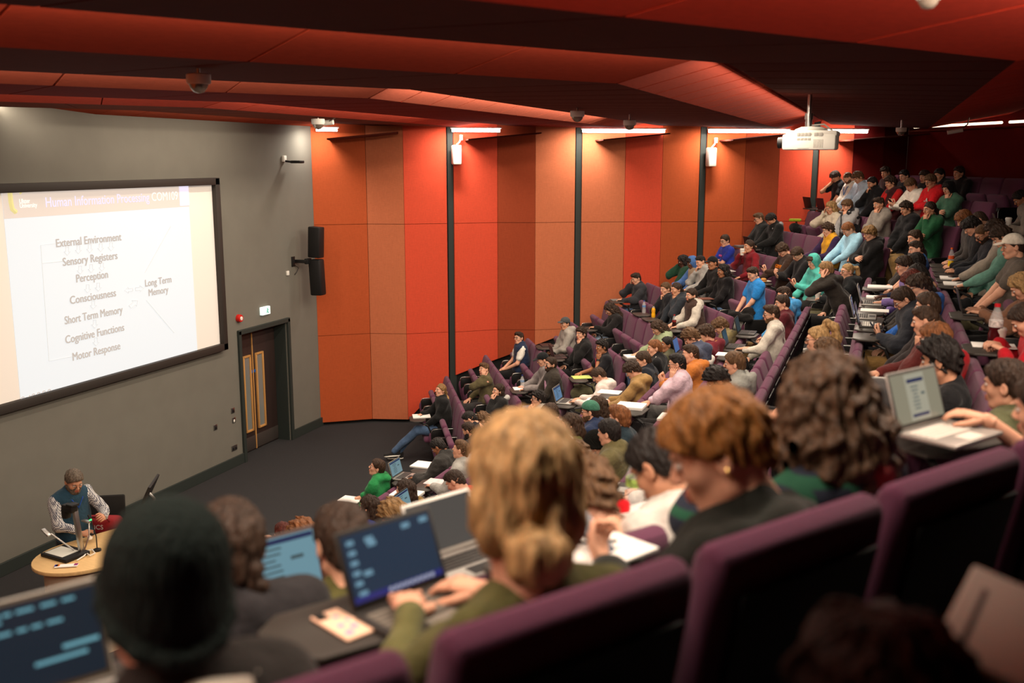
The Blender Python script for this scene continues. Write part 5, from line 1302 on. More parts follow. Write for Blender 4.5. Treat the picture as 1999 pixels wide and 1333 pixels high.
def make_person(p):
    near = p.get('near', 0)
    b, k = p['b'], p['k']
    stand = p.get('stand')
    if stand: (x, y, z0), rz = (LQ[0], LQ[1], 0), rad(-104)
    else:
        hx = max(-.13, min(.13, p['s'] - p['ss']))
        x, y = plan(b, row_d(b, k), p['ss'] + hx)
        z0 = row_z(b, k); rz = block_rot(b)
    root = empty('person', (x, y, z0), rz); tag(root, p['label'], 'person', None if stand else 'seated students')
    hc = np.array([0, .04, 1.62]) if stand else np.array([p['s'] - p['ss'] - hx, -p['dd'], p['hh']])
    Mi = root.matrix_basis.inverted()
    lk = p['look']
    if lk == 'S':
        v = Mi @ LOOK - Vector(hc); yaw = math.atan2(-v.x, v.y); pit = math.atan2(v.z, math.hypot(v.x, v.y)); yaw += rnd.uniform(-.12, .12); pit += rnd.uniform(-.1, .03)
    elif lk == 'd': yaw, pit = rnd.uniform(-.15, .3), rad(-18)
    elif lk == 'D': yaw, pit = rnd.uniform(-.15, .25), rad(-38)
    else: yaw, pit = rad(lk[0]), rad(lk[1])
    yaw = max(-1.1, min(1.1, yaw)); R = rotm(yaw, pit, rnd.uniform(-.08, .08))
    hs = p.get('hs', 1.0) * (1.0 if near or p.get('stand') else .90)
    Rn = rotm(yaw * .35, pit * .55)
    N = hc + Rn @ np.array([0, -.038, -.138]) * hs
    hip = np.array([0, -.02, .96 if stand else .525]); S = N + np.array([0, -.012, -.042])
    by = yaw * .15
    sx = np.array([math.cos(by), math.sin(by), 0.0])
    lean = S[1] - hip[1]
    mid = (hip + S) / 2 + np.array([0, -.03 - .10 * max(0, lean), 0])
    bulk = {'puffer': .022, 'jacket': .012, 'hoodie': .008, 'jumper': .003, 'tee': 0, 'shirt': 0}[p['top']]
    wd = p.get('wide', 0.0)
    shL, shR = S - sx * (.165 + wd) + np.array([0, 0, -.01]), S + sx * (.165 + wd) + np.array([0, 0, -.01])
    arms = {}
    for sg, code, sh in ((-1, p['arms'][0], shL), (1, p['arms'][1], shR)):
        W, kind, fd, bk_, pole = arm_target(code, sg, hc, R, S)
        if stand: W, kind, fd, bk_, pole = ((np.array([-.12, .36, 1.25]), 'grip', (.5, .5, .35), (-.5, .6, .5), (-.9, -.2, -.8)) if sg < 0 else (np.array([.10, .27, 1.10]), 'grip', (-.7, .6, .1), (.3, .6, .7), (.9, -.5, -.6)))
        W = W + np.array([0, 0, p.get('hz', 0)])
        E_, W = ik(sh, W, .285, .255, pole)
        if code in 'dtlax': fd = tuple(np.array(fd) * .6 + .5 * (W - E_) / np.linalg.norm(W - E_))
        arms[sg] = (sh, E_, W, kind, fd, bk_)
    knees = {sg: np.array([sg * rnd.uniform(.09, .15), .445, .525]) for sg in (-1, 1)}
    ank = {sg: np.array([sg * .12, rnd.uniform(.28, .36), .09]) for sg in (-1, 1)}
    if p.get('legpos'): knees = {1: np.array([.10, .40, .52]), -1: np.array([-.10, .42, .56])}; ank = {1: np.array([.10, .74, .10]), -1: np.array([.02, .80, .17])}
    if p.get('lowz'): knees = {sg: np.array([sg * .10, .33, .46]) for sg in (-1, 1)}
    if stand: knees = {sg: np.array([sg * .11, .02, .50]) for sg in (-1, 1)}; ank = {sg: np.array([sg * .13, -.02, .09]) for sg in (-1, 1)}
    bare = p['top'] == 'tee' and not p.get('gilet_s')
    # ---- body: torso, limbs, head and hands in one mesh
    hb = .010 if near == 2 else (.012 if bare or near else .020)
    Bf = Field((min(shL[0], *[arms[s][i][0] for s in arms for i in (1, 2)], -.2) - .06, min(-.2, S[1] - .12), .02), (max(shR[0], *[arms[s][i][0] for s in arms for i in (1, 2)], .2) + .06, max(.56, *[arms[s][i][1] + .05 for s in arms for i in (1, 2)]), N[2] + .1), hb)
    Bf.path([hip, mid, S], [.09, .085, .075], .05); Bf.cap(shL, shR, .05, k=.04); Bf.cap(S, N + np.array([0, 0, .05]), .058, .052, .03)
    for sg in (-1, 1):
        sh, E_, W = arms[sg][:3]
        Bf.path([sh, E_, W], [.046, .038, .027], .02)
        Bf.path([hip + np.array([sg * .08, 0, 0]), knees[sg], ank[sg]], [.075, .052, .036], .02)
    V, Q = Bf.net()
    Vs, Qs, fm = [V], [Q], [np.zeros(len(Q), int)]
    off = len(V)
    hv, hq, hm = head_mesh(.0055 if near else .009)
    Vs.append((hv * hs) @ R.T + hc); Qs.append(hq + off); fm.append(hm); off += len(hv)
    for sg in (-1, 1):
        sh, E_, W, kind, fd, bk_ = arms[sg]
        v, q = hand_at(kind, W, fd, bk_, sg < 0, 1.0)
        Vs.append(v); Qs.append(q + off); fm.append(np.zeros(len(q), int)); off += len(v)
    put('body', np_mesh('body', np.concatenate(Vs), np.concatenate(Qs), skin_mat(p['sk']), np.concatenate(fm)), root)
    # ---- top
    hh_ = .0085 if near == 2 else (.011 if near else .016)
    def torso(Ff, g, lower=.50):
        Ff.path([hip + np.array([-.075, 0, .02]), mid + np.array([-.075, 0, 0]), S + np.array([-.075, 0, -.03])], [.115 + g, .108 + g, .098 + g], .05)
        Ff.path([hip + np.array([.075, 0, .02]), mid + np.array([.075, 0, 0]), S + np.array([.075, 0, -.03])], [.115 + g, .108 + g, .098 + g], .05)
        Ff.cap(shL + np.array([.02, 0, -.01]), S + np.array([0, 0, .015]), .060 + g, .064 + g, .04); Ff.cap(shR + np.array([-.02, 0, -.01]), S + np.array([0, 0, .015]), .060 + g, .064 + g, .04)
        Ff.path([hip + np.array([0, .01, .02]), mid + np.array([0, .012, 0]), S + np.array([0, .012, -.03])], [.125 + g, .118 + g, .098 + g], .04)
        Ff.cap(S, N + np.array([0, -.004, .022]), .070 + g, .060 + g, .03)
    lo = (min(shL[0], *[arms[s][i][0] for s in arms for i in (1, 2)], -.2) - .12, min(-.2, S[1] - .2), hip[2] - .13)
    hi = (max(shR[0], *[arms[s][i][0] for s in arms for i in (1, 2)], .2) + .12, max(.2, *[arms[s][i][1] + .1 for s in arms for i in (1, 2)]), max(N[2], *[arms[s][i][2] for s in arms for i in (1, 2)]) + .12)
    Tf = Field(lo, hi, hh_)
    torso(Tf, bulk)
    sleeve_m = p.get('sleeve')
    def sleeves(Ff, g):
        for sg in (-1, 1):
            sh, E_, W = arms[sg][:3]; We = E_ + (W - E_) * .93
            if bare: Ff.cap(sh, sh + (E_ - sh) * .62, .068 + g, .066 + g, .03)
            else: Ff.path([sh, E_, We], [.066 + g, .056 + g, .041 + g * .7], .03)
    if not sleeve_m: sleeves(Tf, bulk)
    if p['top'] == 'hoodie' and p['hair'] != 'hood':
        Tf.path([N + np.array([-.085, .03, -.02]), N + np.array([-.095, -.06, .005]), N + np.array([0, -.115, .01]), N + np.array([.095, -.06, .005]), N + np.array([.085, .03, -.02])], [.030, .042, .050, .042, .030], .03)
        Tf.cap(N + np.array([0, -.10, -.02]), N + np.array([0, -.125, -.12]), .055, .045, .03)
    elif p['top'] in ('jacket', 'puffer'):
        Tf.path([N + np.array([-.05, .065, -.03]), N + np.array([-.075, -.01, .01]), N + np.array([0, -.07, .02]), N + np.array([.075, -.01, .01]), N + np.array([.05, .065, -.03])], [.018, .020, .020, .020, .018], .02)
    elif p['top'] == 'shirt':
        Tf.path([N + np.array([-.045, .055, -.01]), N + np.array([-.062, -.01, .015]), N + np.array([0, -.055, .02]), N + np.array([.062, -.01, .015]), N + np.array([.045, .055, -.01])], [.014] * 5, .01)
    seed = hash(p['id']) % 1000 if False else sum(ord(c) * 7 for c in p['id'])
    Tf.wave(.0075 if p['top'] != 'tee' else .005, 34, seed)
    if p['top'] == 'puffer':
        Pz = Tf.ax[2][None, None, :]; Tf.f += (.007 * np.abs(np.sin(Pz * 48)) - .004).astype(np.float32)
    tmat = cloth(p['rgb']) if not p.get('plaid') else plaid_mat()
    if p['top'] == 'shirt': tmat = check_mat()
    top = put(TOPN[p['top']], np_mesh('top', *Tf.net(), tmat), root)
    if sleeve_m:
        Sf = Field(lo, hi, hh_); sleeves(Sf, bulk); Sf.wave(.004, 36, seed + 3)
        put('sleeves', np_mesh('sleeves', *Sf.net(), cloth(sleeve_m)), top)
    if p.get('gilet'):
        Gf = Field((-.36, min(-.25, S[1] - .25), hip[2] - .13), (.36, .30, N[2] + .10), hh_); torso(Gf, bulk + .018)
        Gf.path([N + np.array([-.05, .065, -.03]), N + np.array([-.078, -.01, .015]), N + np.array([0, -.075, .025]), N + np.array([.078, -.01, .015]), N + np.array([.05, .065, -.03])], [.022] * 5, .02)
        Pz = Gf.ax[2][None, None, :]; Gf.f += 0 if p.get('flat') else (.006 * np.abs(np.sin(Pz * 45)) - .004).astype(np.float32)
        put('gilet', np_mesh('gilet', *Gf.net(), cloth(p['gilet'])), root)
    if p.get('hoodc'):
        Hf = Field(N - .25, N + .25, hh_)
        Hf.path([N + np.array([-.075, .07, -.06]), N + np.array([-.09, -.05, .0]), N + np.array([0, -.11, .01]), N + np.array([.09, -.05, .0]), N + np.array([.075, .07, -.06])], [.022, .034, .044, .034, .022], .03)
        put('hood_lining', np_mesh('hood_lining', *Hf.net(), cloth(p['hoodc'])), top)
    # ---- trousers and shoes
    Lf = Field((-.30, -.22, .06), (.30, 1.0 if p.get('legpos') else .56, 1.14 if stand else .70), .018)
    sc_ = p.get('shorts')
    Lf.cap(hip + np.array([-.09, -.01, -.01]), hip + np.array([.09, -.01, -.01]), .120, k=.04)
    for sg in (-1, 1):
        Lf.path([hip + np.array([sg * .09, 0, -.01]), knees[sg]], [.098, .074], .04)
        if not sc_: Lf.path([knees[sg], ank[sg] + np.array([0, 0, .01])], [.072, .056], .03)
    Lf.wave(.004, 36, seed + 5)
    put('shorts' if sc_ else 'trousers', np_mesh('trousers', *Lf.net(), cloth(p['legs'])), root)
    for sg in (-1, 1):
        M = Matrix.Translation(Vector(ank[sg]) + Vector((0, .02, -.088))) @ Matrix.Rotation(-sg * .12, 4, 'Z')
        sh = put('shoe', SHOE, root, cloth((38, 36, 36)) if seed % 3 else cloth((196, 192, 184)), M); put('sole', SOLE, sh)
    # ---- head dressing
    MH = Matrix.Translation(Vector(hc)) @ Matrix([list(r) for r in R]).to_4x4() @ Matrix.Scale(hs, 4)
    hm_ = hair_mat('hair_' + p['hc'], HAIR_RGB[p['hc']])
    hst = p['hair']; hv_ = .006 if near else .009
    if hst in ('beanie', 'cap', 'hood'):
        cm = cloth(p.get('caprgb') or p.get('hoodrgb') or (30, 30, 30)) if hst != 'beanie' else knit_mat(p.get('caprgb', (30, 30, 30)))
        hat = put({'beanie': 'beanie', 'cap': 'baseball_cap', 'hood': 'hood'}[hst], hair_mesh(hst, hv_), root, cm, MH)
        if hst == 'cap': put('brim', hair_mesh('brim', .006), hat, cloth(p.get('brimrgb') or p['caprgb']))
        put('hair', hair_mesh('buzz' if hst != 'hood' else 'fringe', .009), root, hm_, MH @ Matrix.Scale(1.03 if hst != 'hood' else .97, 4))
    elif hst != 'none': put('hair', hair_mesh(hst, hv_), root, hm_, MH)
    put('eyes', EYES, root, None, MH)
    put('eyebrows', BROWS, root, hair_mat('hair_' + (p['hc'] if p['hc'] not in ('bln', 'dbl') else 'lbr'), HAIR_RGB['lbr']), MH)
    if p.get('beard'): put('beard', hair_mesh(p['beard'][0]), root, hair_mat('hair_' + p['beard'][1], HAIR_RGB[p['beard'][1]]), MH)
    if p.get('glasses'): put('glasses', GLASSES, root, None, MH)
    if p.get('fur'): put('fur_collar', hair_mesh('fur'), root, hair_mat('fur_tan', (176, 138, 88)), MH @ Matrix.Translation((0, -.02, -.02)))
    if p.get('mask'):
        mb = MB(); mb.ico((0, .055, -.06), (.060, .062, .048), 2); mb.build('face_mask', M_PAPER, root).matrix_local = MH
    if p.get('lanyard'):
        mb = MB(); a = N + np.array([0, .02, 0]); ch = (S + mid) / 2 + np.array([0, .145 + bulk, 0])
        mb.tube([a + np.array([-.075, -.01, -.0]), a + np.array([-.065, .09 + bulk, -.06]), ch, a + np.array([.065, .09 + bulk, -.06]), a + np.array([.075, -.01, 0])], .007, 6)
        mb.build('lanyard', cloth(p['lanyard']), root)
    if p.get('ear'):
        mb = MB(); mb.tube([(-.084 + .006 * math.cos(t), -.016 + .0 * t, -.03 + .012 * math.sin(t)) for t in np.linspace(0, 6.283, 13)], .003, 6, cap=False); mb.build('earring', mat('gold', (.8, .55, .2, 1), rough=.3, metal=1), root).matrix_local = MH
    if p.get('watch'):
        sh, E_, W = arms[-1][:3]; d = (W - E_) / np.linalg.norm(W - E_)
        mb = MB(); mb.tube([W - d * .03, W + d * .0], .034, 12); mb.build('watch', M_BLACKP, root)
    if p.get('stripes'):
        for sg in (-1, 1):
            sh, E_, W = arms[sg][:3]; d = E_ - sh; o = np.cross(d, np.array([0, 1, 0])); o = o / np.linalg.norm(o) * (-.5 if sg > 0 else -.5); up = np.array([sg * .75, 0, .66])
            for q in (-1, 0, 1):
                sd = np.cross(d / np.linalg.norm(d), up) * .02 * q
                mb = MB(); mb.tube([S + np.array([sg * .06, 0, .065 + bulk]) + sd * .9, sh + up * (.062 + bulk) + sd, E_ + up * (.052 + bulk) + sd], .007, 6); mb.build('sleeve_stripe', M_PAPER, top)
    if p.get('shirtfront'):
        mb = MB(); c = (S + mid) / 2 + np.array([0, .105 + bulk, .0]); mb.ico(c, (.06, .03, .15), 2); mb.ico(S + np.array([0, .06, .03]), (.05, .04, .05), 2); mb.build('shirt_front', mat('patterned_shirt', srgb(*p['shirtfront']), rough=.9, mottle=.5, mscale=26), root)
    if p.get('chest'):
        colr = {'white': (230, 226, 220), 'pink': (214, 96, 170), 'orange': (232, 130, 30)}[p['chest'][0]]
        o = put('chest_print', text_mesh(p['chest'][1], .085, mat('print_' + p['chest'][0], srgb(*colr), rough=.8), 'CENTER', .004, .002), top)
        c = (S + mid) / 2 + np.array([0, .142 + bulk, 0])
        o.matrix_local = Matrix.Translation(c) @ Matrix.Rotation(PI, 4, 'Z') @ Matrix.Rotation(PI / 2 - .15, 4, 'X')
    p['root'] = root; p['armpos'] = arms; p['S'] = S; p['hcl'] = hc; p['R'] = R
    return root
def plaid_mat():
    if 'plaid' in MATS: return MATS['plaid']
    m = mat('plaid', srgb(34, 42, 48), rough=.9); nt = m.node_tree; pb = nt.nodes['Principled BSDF']
    tc = nt.nodes.new('ShaderNodeTexCoord'); sep = nt.nodes.new('ShaderNodeSeparateXYZ'); nt.links.new(tc.outputs['Object'], sep.inputs[0])
    fs = []
    for ax, sc__ in (('X', 9.0), ('Z', 9.0)):
        a = nt.nodes.new('ShaderNodeMath'); a.operation = 'MULTIPLY'; a.inputs[1].default_value = sc__; nt.links.new(sep.outputs[ax], a.inputs[0])
        f = nt.nodes.new('ShaderNodeMath'); f.operation = 'FRACT'; nt.links.new(a.outputs[0], f.inputs[0])
        g = nt.nodes.new('ShaderNodeMath'); g.operation = 'LESS_THAN'; g.inputs[1].default_value = .22; nt.links.new(f.outputs[0], g.inputs[0]); fs.append(g)
    mx = nt.nodes.new('ShaderNodeMath'); mx.operation = 'MAXIMUM'; nt.links.new(fs[0].outputs[0], mx.inputs[0]); nt.links.new(fs[1].outputs[0], mx.inputs[1])
    mix = nt.nodes.new('ShaderNodeMix'); mix.data_type = 'RGBA'; mix.inputs['A'].default_value = srgb(38, 44, 58); mix.inputs['B'].default_value = srgb(34, 84, 62)
    nt.links.new(mx.outputs[0], mix.inputs['Factor']); nt.links.new(mix.outputs['Result'], pb.inputs['Base Color']); return m
def check_mat():
    if 'check' in MATS: return MATS['check']
    m = mat('check', srgb(150, 150, 152), rough=.9); nt = m.node_tree; pb = nt.nodes['Principled BSDF']
    tc = nt.nodes.new('ShaderNodeTexCoord'); ck = nt.nodes.new('ShaderNodeTexChecker'); ck.inputs['Scale'].default_value = 75
    ck.inputs['Color1'].default_value = srgb(206, 204, 200); ck.inputs['Color2'].default_value = srgb(52, 56, 78)
    nt.links.new(tc.outputs['Object'], ck.inputs['Vector']); nt.links.new(ck.outputs['Color'], pb.inputs['Base Color']); return m
def knit_mat(rgb):
    n = 'knit_%d_%d_%d' % rgb
    if n in MATS: return MATS[n]
    return mat(n, srgb(*rgb), rough=1, bump=.9, bscale=14, mottle=.3, mscale=30, aniso=(9, 9, 1.2), spec=.1)
for p in P_ + [LECT]: make_person(p)
# ================================================================ things on trays, laps and the floor
PEN_N = 0
def seat_of(pid): p = PN[pid]; return (p['b'], p['k'], p['seat'])
def tray(key, px, py, lo=(-.15, .33), hi=(.05, .47), dz=0.0):
    """world position on a seat's writing tablet near the pixel, and the seat's heading"""
    r = SEATS[key]
    if not any(c.name.startswith('writing_tablet') for c in r.children):
        t = put('writing_tablet', SM['writing_tablet'], r); put('tablet_arm', SM['tablet_arm'], t)
    b, k = key[0], key[1]
    w_ = Vector(at_z(px, py, row_z(b, k) + .755))
    l = r.matrix_basis.inverted() @ w_
    l = Vector((max(lo[0], min(hi[0], l.x)), max(lo[1], min(hi[1], l.y)), .7555 + dz))
    return r.matrix_basis @ l, block_rot(b)
def paper(loc, rz, label, w=.21, h=.29, t=.008, color=None, pen=None, name='paper_pad'):
    r = empty(name, loc, rz); tag(r, label, 'paper', 'papers on the trays')
    mb = MB(); mb.box((0, 0, t / 2), (w, h, t), .001); mb.build('sheets', color or M_PAPER, r)
    if pen is not None: 
        o = MB(); o.tube([(0, -.07, 0), (0, .06, 0), (0, .075, 0)], [.004, .004, .001], 6); o = o.build('pen', cloth(pen)); o.location = Vector(loc) + Vector((.01, .0, t + .0045)); o.rotation_euler.z = rz + 1.0
        tag(o, ' '.join(('pen lying on the ' + label).split()[:16]), 'pen')
    return r
M_SCR = {}
def screen_mat(rgb, e=.55):
    return mat('display_%d_%d_%d' % rgb, srgb(20, 22, 24), rough=.25, emit=e, emit_color=srgb(*rgb))
SLIDE_RGB = (150, 190, 200)
def laptop(loc, rz, label, body=M_SILVER, rgb=SLIDE_RGB, deg=105, sc=1.0, content='slide', keys=M_KEYS, glow=.55, bezel=None):
    r = empty('laptop', loc, rz); r.scale = (sc, sc, sc); tag(r, label, 'laptop', 'laptops')
    mb = MB(); mb.box((0, 0, .009), (.31, .215, .017), .006); mb.build('base', body, r)
    mb = MB()
    for i in range(5): mb.box((0, .07 - i * .021, .0185), (.275, .016, .002), .001)
    mb.box((0, -.068, .0182), (.10, .06, .001)); mb.build('keyboard', keys, r)
    M = Matrix.Translation((0, .106, .016)) @ Matrix.Rotation(rad(deg - 90), 4, 'X').inverted() @ Matrix.Translation((0, 0, 0))
    lid = MB(); lid.box((0, .004, .105), (.31, .008, .205), .004, M=M); lid = lid.build('lid', body, r)
    mb = MB(); mb.box((0, -.0008, .107), (.300, .002, .194), .001, M=M); mb.build('bezel', bezel or M_BLACKP, lid)
    mb = MB(); mb.box((0, -.0022, .108), (.284, .001, .174), M=M); d = mb.build('display', screen_mat(rgb, glow), lid)
    dk = screen_mat((40, 54, 110), glow * .8); tx = screen_mat((88, 112, 118), glow * .8)
    def bar(x, z, w_, h_, m, nm, dy=-.0032): q = MB(); q.box((x, dy, .108 + z), (w_, .001, h_), M=M); q.build(nm, m, lid)
    if content == 'slide':
        bar(0, .074, .27, .016, dk, 'slide_header')
        mbt = MB()
        for i, w_ in enumerate((.10, .09, .05, .08, .09, .09, .08)): mbt.box((-.03, -.0032, .108 + .052 - i * .018), (w_, .001, .006), M=M)
        mbt.box((.07, -.0032, .108 + .012), (.045, .001, .012), M=M); mbt.build('slide_text', tx, lid)
    elif content == 'desktop':
        mbt = MB(); ic = screen_mat((150, 200, 226), glow * 1.4)
        for i in range(5): mbt.box((-.118, -.0032, .108 + .065 - i * .026), (.022, .001, .012), M=M)
        for x, z in ((-.06, .062), (-.055, .05), (.06, .068), (.12, .07), (-.085, -.02), (-.112, -.066)): mbt.box((x, -.0032, .108 + z), (.026, .001, .013), M=M)
        mbt.build('icons', ic, lid); bar(0, -.078, .284, .016, screen_mat((60, 64, 170), glow), 'task_bar')
        mbt = MB()
        for i in range(9): mbt.box((-.03 + i * .017, -.0042, .108 - .078), (.011, .001, .010), M=M)
        mbt.build('task_icons', screen_mat((214, 220, 240), glow * 1.5), lid)
    elif content == 'code':
        mbt = MB(); rr = random.Random(3); ic = screen_mat((126, 190, 206), glow * 1.2)
        for i in range(6):
            x = -.13
            while x < .10:
                w_ = rr.uniform(.012, .04); mbt.box((x + w_ / 2, -.0032, .108 + .07 - i * .012), (w_ * .8, .001, .006), M=M); x += w_ * 1.15
                if rr.random() < .12 * i: break
        mbt.box((.10, -.0032, .108 - .02), (.07, .001, .008), M=M); mbt.box((.06, -.0032, .108 - .04), (.10, .001, .007), M=M); mbt.build('text_lines', ic, lid)
    elif content == 'page':
        bar(0, 0, .12, .165, screen_mat((206, 200, 176), glow), 'page'); bar(-.0, .058, .10, .013, dk, 'page_header', -.0044); bar(-.0, -.066, .10, .010, dk, 'page_footer', -.0044)
        mbt = MB()
        for i, w_ in enumerate((.045, .04, .025, .035, .04, .04, .035)): mbt.box((-.012, -.0044, .108 + .036 - i * .013), (w_, .001, .004), M=M)
        mbt.box((.035, -.0044, .108 + .008), (.02, .001, .008), M=M); mbt.build('page_text', tx, lid)
    elif content == 'art':
        mbt = MB()
        for a in (.05, .09): mbt.tube([M @ Vector((-.05 + a * math.cos(t), -.0034, .108 + a * math.sin(t))) for t in np.linspace(-1.2, 1.5, 12)], .003, 5)
        mbt.build('wallpaper_curves', screen_mat((52, 130, 122), glow), lid)
    return r
def bottle(loc, label, liquid=None, cap=(200, 60, 30), lab=(200, 80, 40), h=.22, r_=.033, full=.7):
    r = empty('bottle', loc); tag(r, label, 'bottle', 'bottles')
    pr = [(r_ * .85, 0), (r_, .01), (r_, h * .30), (r_ * .86, h * .38), (r_, h * .46), (r_, h * .62), (r_ * .75, h * .76), (r_ * .38, h * .90), (r_ * .38, h * .95)]
    mb = MB(); mb.lathe(pr, n=20); mb.build('bottle_body', M_GLASSY, r)
    if liquid:
        mb = MB(); mb.lathe([(a * 1.012, b_ + .001) for a, b_ in pr if b_ <= h * full], n=20); mb.build('drink', mat('drink_%d_%d_%d' % liquid, srgb(*liquid), rough=.2), r)
    if lab:
        mb = MB(); mb.lathe([(r_ * 1.02, h * .47), (r_ * 1.02, h * .62)], n=20, cap=False); mb.build('label', mat('label_%d_%d_%d' % lab, srgb(*lab), rough=.5, mottle=.4, mscale=60), r)
    mb = MB(); mb.lathe([(r_ * .44, h * .93), (r_ * .44, h), (r_ * .3, h * 1.005)], n=16); mb.build('cap', mat('cap_%d_%d_%d' % cap, srgb(*cap), rough=.4), r)
    return r
def cup(loc, label, h=.12, lidc=(236, 232, 224), body=(228, 222, 212), sleeve=None, r_=.042):
    r = empty('paper_cup', loc); tag(r, label, 'cup', 'paper cups')
    mb = MB(); mb.lathe([(r_ * .72, 0), (r_, h * .92)], n=20); mb.build('cup_body', mat('cup_%d' % body[0], srgb(*body), rough=.6), r)
    mb = MB(); mb.lathe([(r_ * 1.06, h * .9), (r_ * 1.06, h * .96), (r_ * .9, h * .98), (r_ * .88, h * 1.04), (0, h * 1.04)], n=20); mb.build('lid', mat('cuplid_%d' % lidc[0], srgb(*lidc), rough=.4), r)
    if sleeve: mb = MB(); mb.lathe([(r_ * .84, h * .3), (r_ * .97, h * .7)], n=20, cap=False); mb.build('sleeve', mat('sleeve_%d' % sleeve[0], srgb(*sleeve), rough=.8), r)
    return r
def phone(loc, rz, label, pitch=0.0, rgb=(30, 34, 40), lit=None, case=(28, 28, 30), face=1, sc=1.0):
    r = empty('phone', loc); r.rotation_euler = (pitch, 0, rz); r.scale = (sc,) * 3; tag(r, label, 'phone', 'phones')
    mb = MB(); mb.box((0, 0, .004), (.074, .152, .008), .0038, seg=3); mb.build('case', mat('case_%d_%d' % case[:2], srgb(*case), rough=.5), r)
    mb = MB(); mb.box((0, 0, .0082 * face if face > 0 else -.0002), (.068, .146, .0008)); mb.build('screen', screen_mat(lit, .5) if lit else mat('phone_glass', srgb(14, 15, 18), rough=.15), r)
    return r
def backpack(loc, rz, label, rgb=(34, 34, 34), s=1.0, accent=None):
    r = empty('backpack', loc, rz); r.scale = (s,) * 3; tag(r, label, 'backpack', 'bags')
    A = Field((-.2, -.16, -.01), (.2, .2, .5), .014)
    A.cap((-.07, 0, .10), (.07, 0, .10), .10, k=.05); A.cap((-.05, -.01, .32), (.05, -.01, .32), .105, k=.06); A.cap((-.06, .08, .12), (.06, .08, .12), .06, k=.03); A.plane((0, 0, 1), 0, .005); A.wave(.004, 40, 5)
    put('bag_body', np_mesh('bag_body', *A.net(), cloth(rgb)), r)
    mb = MB(); mb.tube([(-.03, -.03, .41), (-.02, -.03, .47), (.02, -.03, .47), (.03, -.03, .41)], .010, 8); mb.build('grab_handle', cloth((24, 24, 24)), r)
    for sg in (-1, 1): mb = MB(); mb.tube([(sg * .06, -.10, .38), (sg * .09, -.16, .30), (sg * .09, -.13, .10), (sg * .07, -.08, .04)], .014, 8); mb.build('shoulder_strap', cloth((24, 24, 24)), r)
    mb = MB(); mb.tube([(-.09, .115, .18), (0, .135, .20), (.09, .115, .18)], .005, 6); mb.build('zip', M_CHROME, r)
    return r
def held(pid, sg, off=(0, 0, 0)):                        # a point in somebody's hand, world space
    p = PN[pid]; sh, E_, W, kind, fd, bk_ = p['armpos'][sg]
    fd = np.array(fd) / np.linalg.norm(fd)
    return p['root'].matrix_basis @ Vector(W + fd * .085 + np.array(off)), p['root'].rotation_euler.z

# ---- far block trays
def on(pid, px, py, **kw): return tray(seat_of(pid), px, py, **kw)
l, z = on('A1', 1597, 384); laptop(l, z, 'black laptop seen from behind in front of the black t-shirt by the wall', M_BLACKP, (60, 60, 66), content=None)
l, z = on('A2', 1643, 386); laptop(l, z, 'dark maroon laptop lid facing away in front of the bearded person', mat('maroon_lid', srgb(66, 26, 34), rough=.5), (60, 60, 66), content=None)
l, z = on('C1a', 1452, 460); paper(l, z, 'grey tablet computer on the tray of the person in dark coat by the wall', .19, .26, .008, mat('tablet_grey', srgb(120, 122, 124), rough=.4), name='tablet_computer')
l, z = on('C2a', 1466, 456); laptop(l, z, 'black laptop under the hands of the black bowl haircut', M_BLACKP, (50, 50, 56), content=None)
M_TRAYW = mat('white_tray', srgb(234, 226, 216), rough=.6); M_FOOD = mat('golden_food', srgb(196, 142, 78), rough=.8, mottle=.3, mscale=60)
def plate(l, z, label, food=True, oblong=1.0):
    r = empty('paper_plate', l, z); tag(r, label, 'plate', 'paper plates')
    mb = MB(); mb.lathe([(.085, 0), (.115, .018), (.125, .020), (.112, .012), (.0, .006)], n=24, cap=False, M=Matrix.Diagonal((oblong, 1, 1, 1))); mb.build('plate', M_TRAYW, r)
    if food:
        f = empty('food', Vector(l) + Vector((0, 0, .008)), z); tag(f, 'food on the ' + label, 'food', 'food on plates')
        mb = MB(); mb.lathe([(.045, 0), (.052, .014), (.046, .024)], n=16); mb.lathe([(.046, .026), (.05, .04), (.03, .056), (0, .06)], n=16); mb.build('bun', M_FOOD, f)
        mb = MB(); mb.lathe([(.053, .022), (.053, .028)], n=16); mb.build('filling', cloth((110, 60, 40)), f)
l, z = on('C3', 1600, 486); plate(l, z, 'white plate in front of the yellow varsity jacket', False, 1.2)
l, z = on('C4', 1627, 491); plate(l, z, 'white plate in front of the light blue hoodie', False, 1.2)
l, z = on('D3', 1496, 531); plate(l, z, 'white paper plate with a bun beside the brown hoodie')
l, z = on('D2', 1421, 511); paper(l, z, 'white pad before the dark red jumper', pen=(40, 40, 60))
l, z = on('D1', 1399, 503); paper(l, z, 'thin white sheet in front of the royal blue shirt', t=.003)
l, z = on('F2', 1300, 541); paper(l, z, 'white sheets by the wall in front of the blue hood')
l, z = on('F3', 1327, 552); paper(l, z, 'white sheets before the light grey hoodie with cropped hair')
l, z = on('F4', 1357, 559); paper(l, z, 'blue folder in front of the black cap', t=.02, color=cloth((66, 88, 128)), name='folder')
l, z = on('F5', 1378, 565); paper(l, z, 'brown notebook in front of the long black hair', t=.012, color=cloth((112, 66, 52)), name='notebook')
l, z = on('E1', 1223, 582); paper(l, z, 'grey notebook under the hands of the dark zipped jacket', t=.012, color=cloth((120, 116, 112)), name='notebook')
l, z = on('E2', 1257, 590, lo=(-.24, .33)); bottle(l, 'clear water bottle with blue cap on the tray by the red panel', None, (40, 70, 150), (90, 130, 180))
l, z = on('E3', 1284, 598); bottle(l, 'orange juice bottle on the tray of the slate hoodie', (236, 170, 30), (60, 40, 30), (220, 150, 40), full=.8)
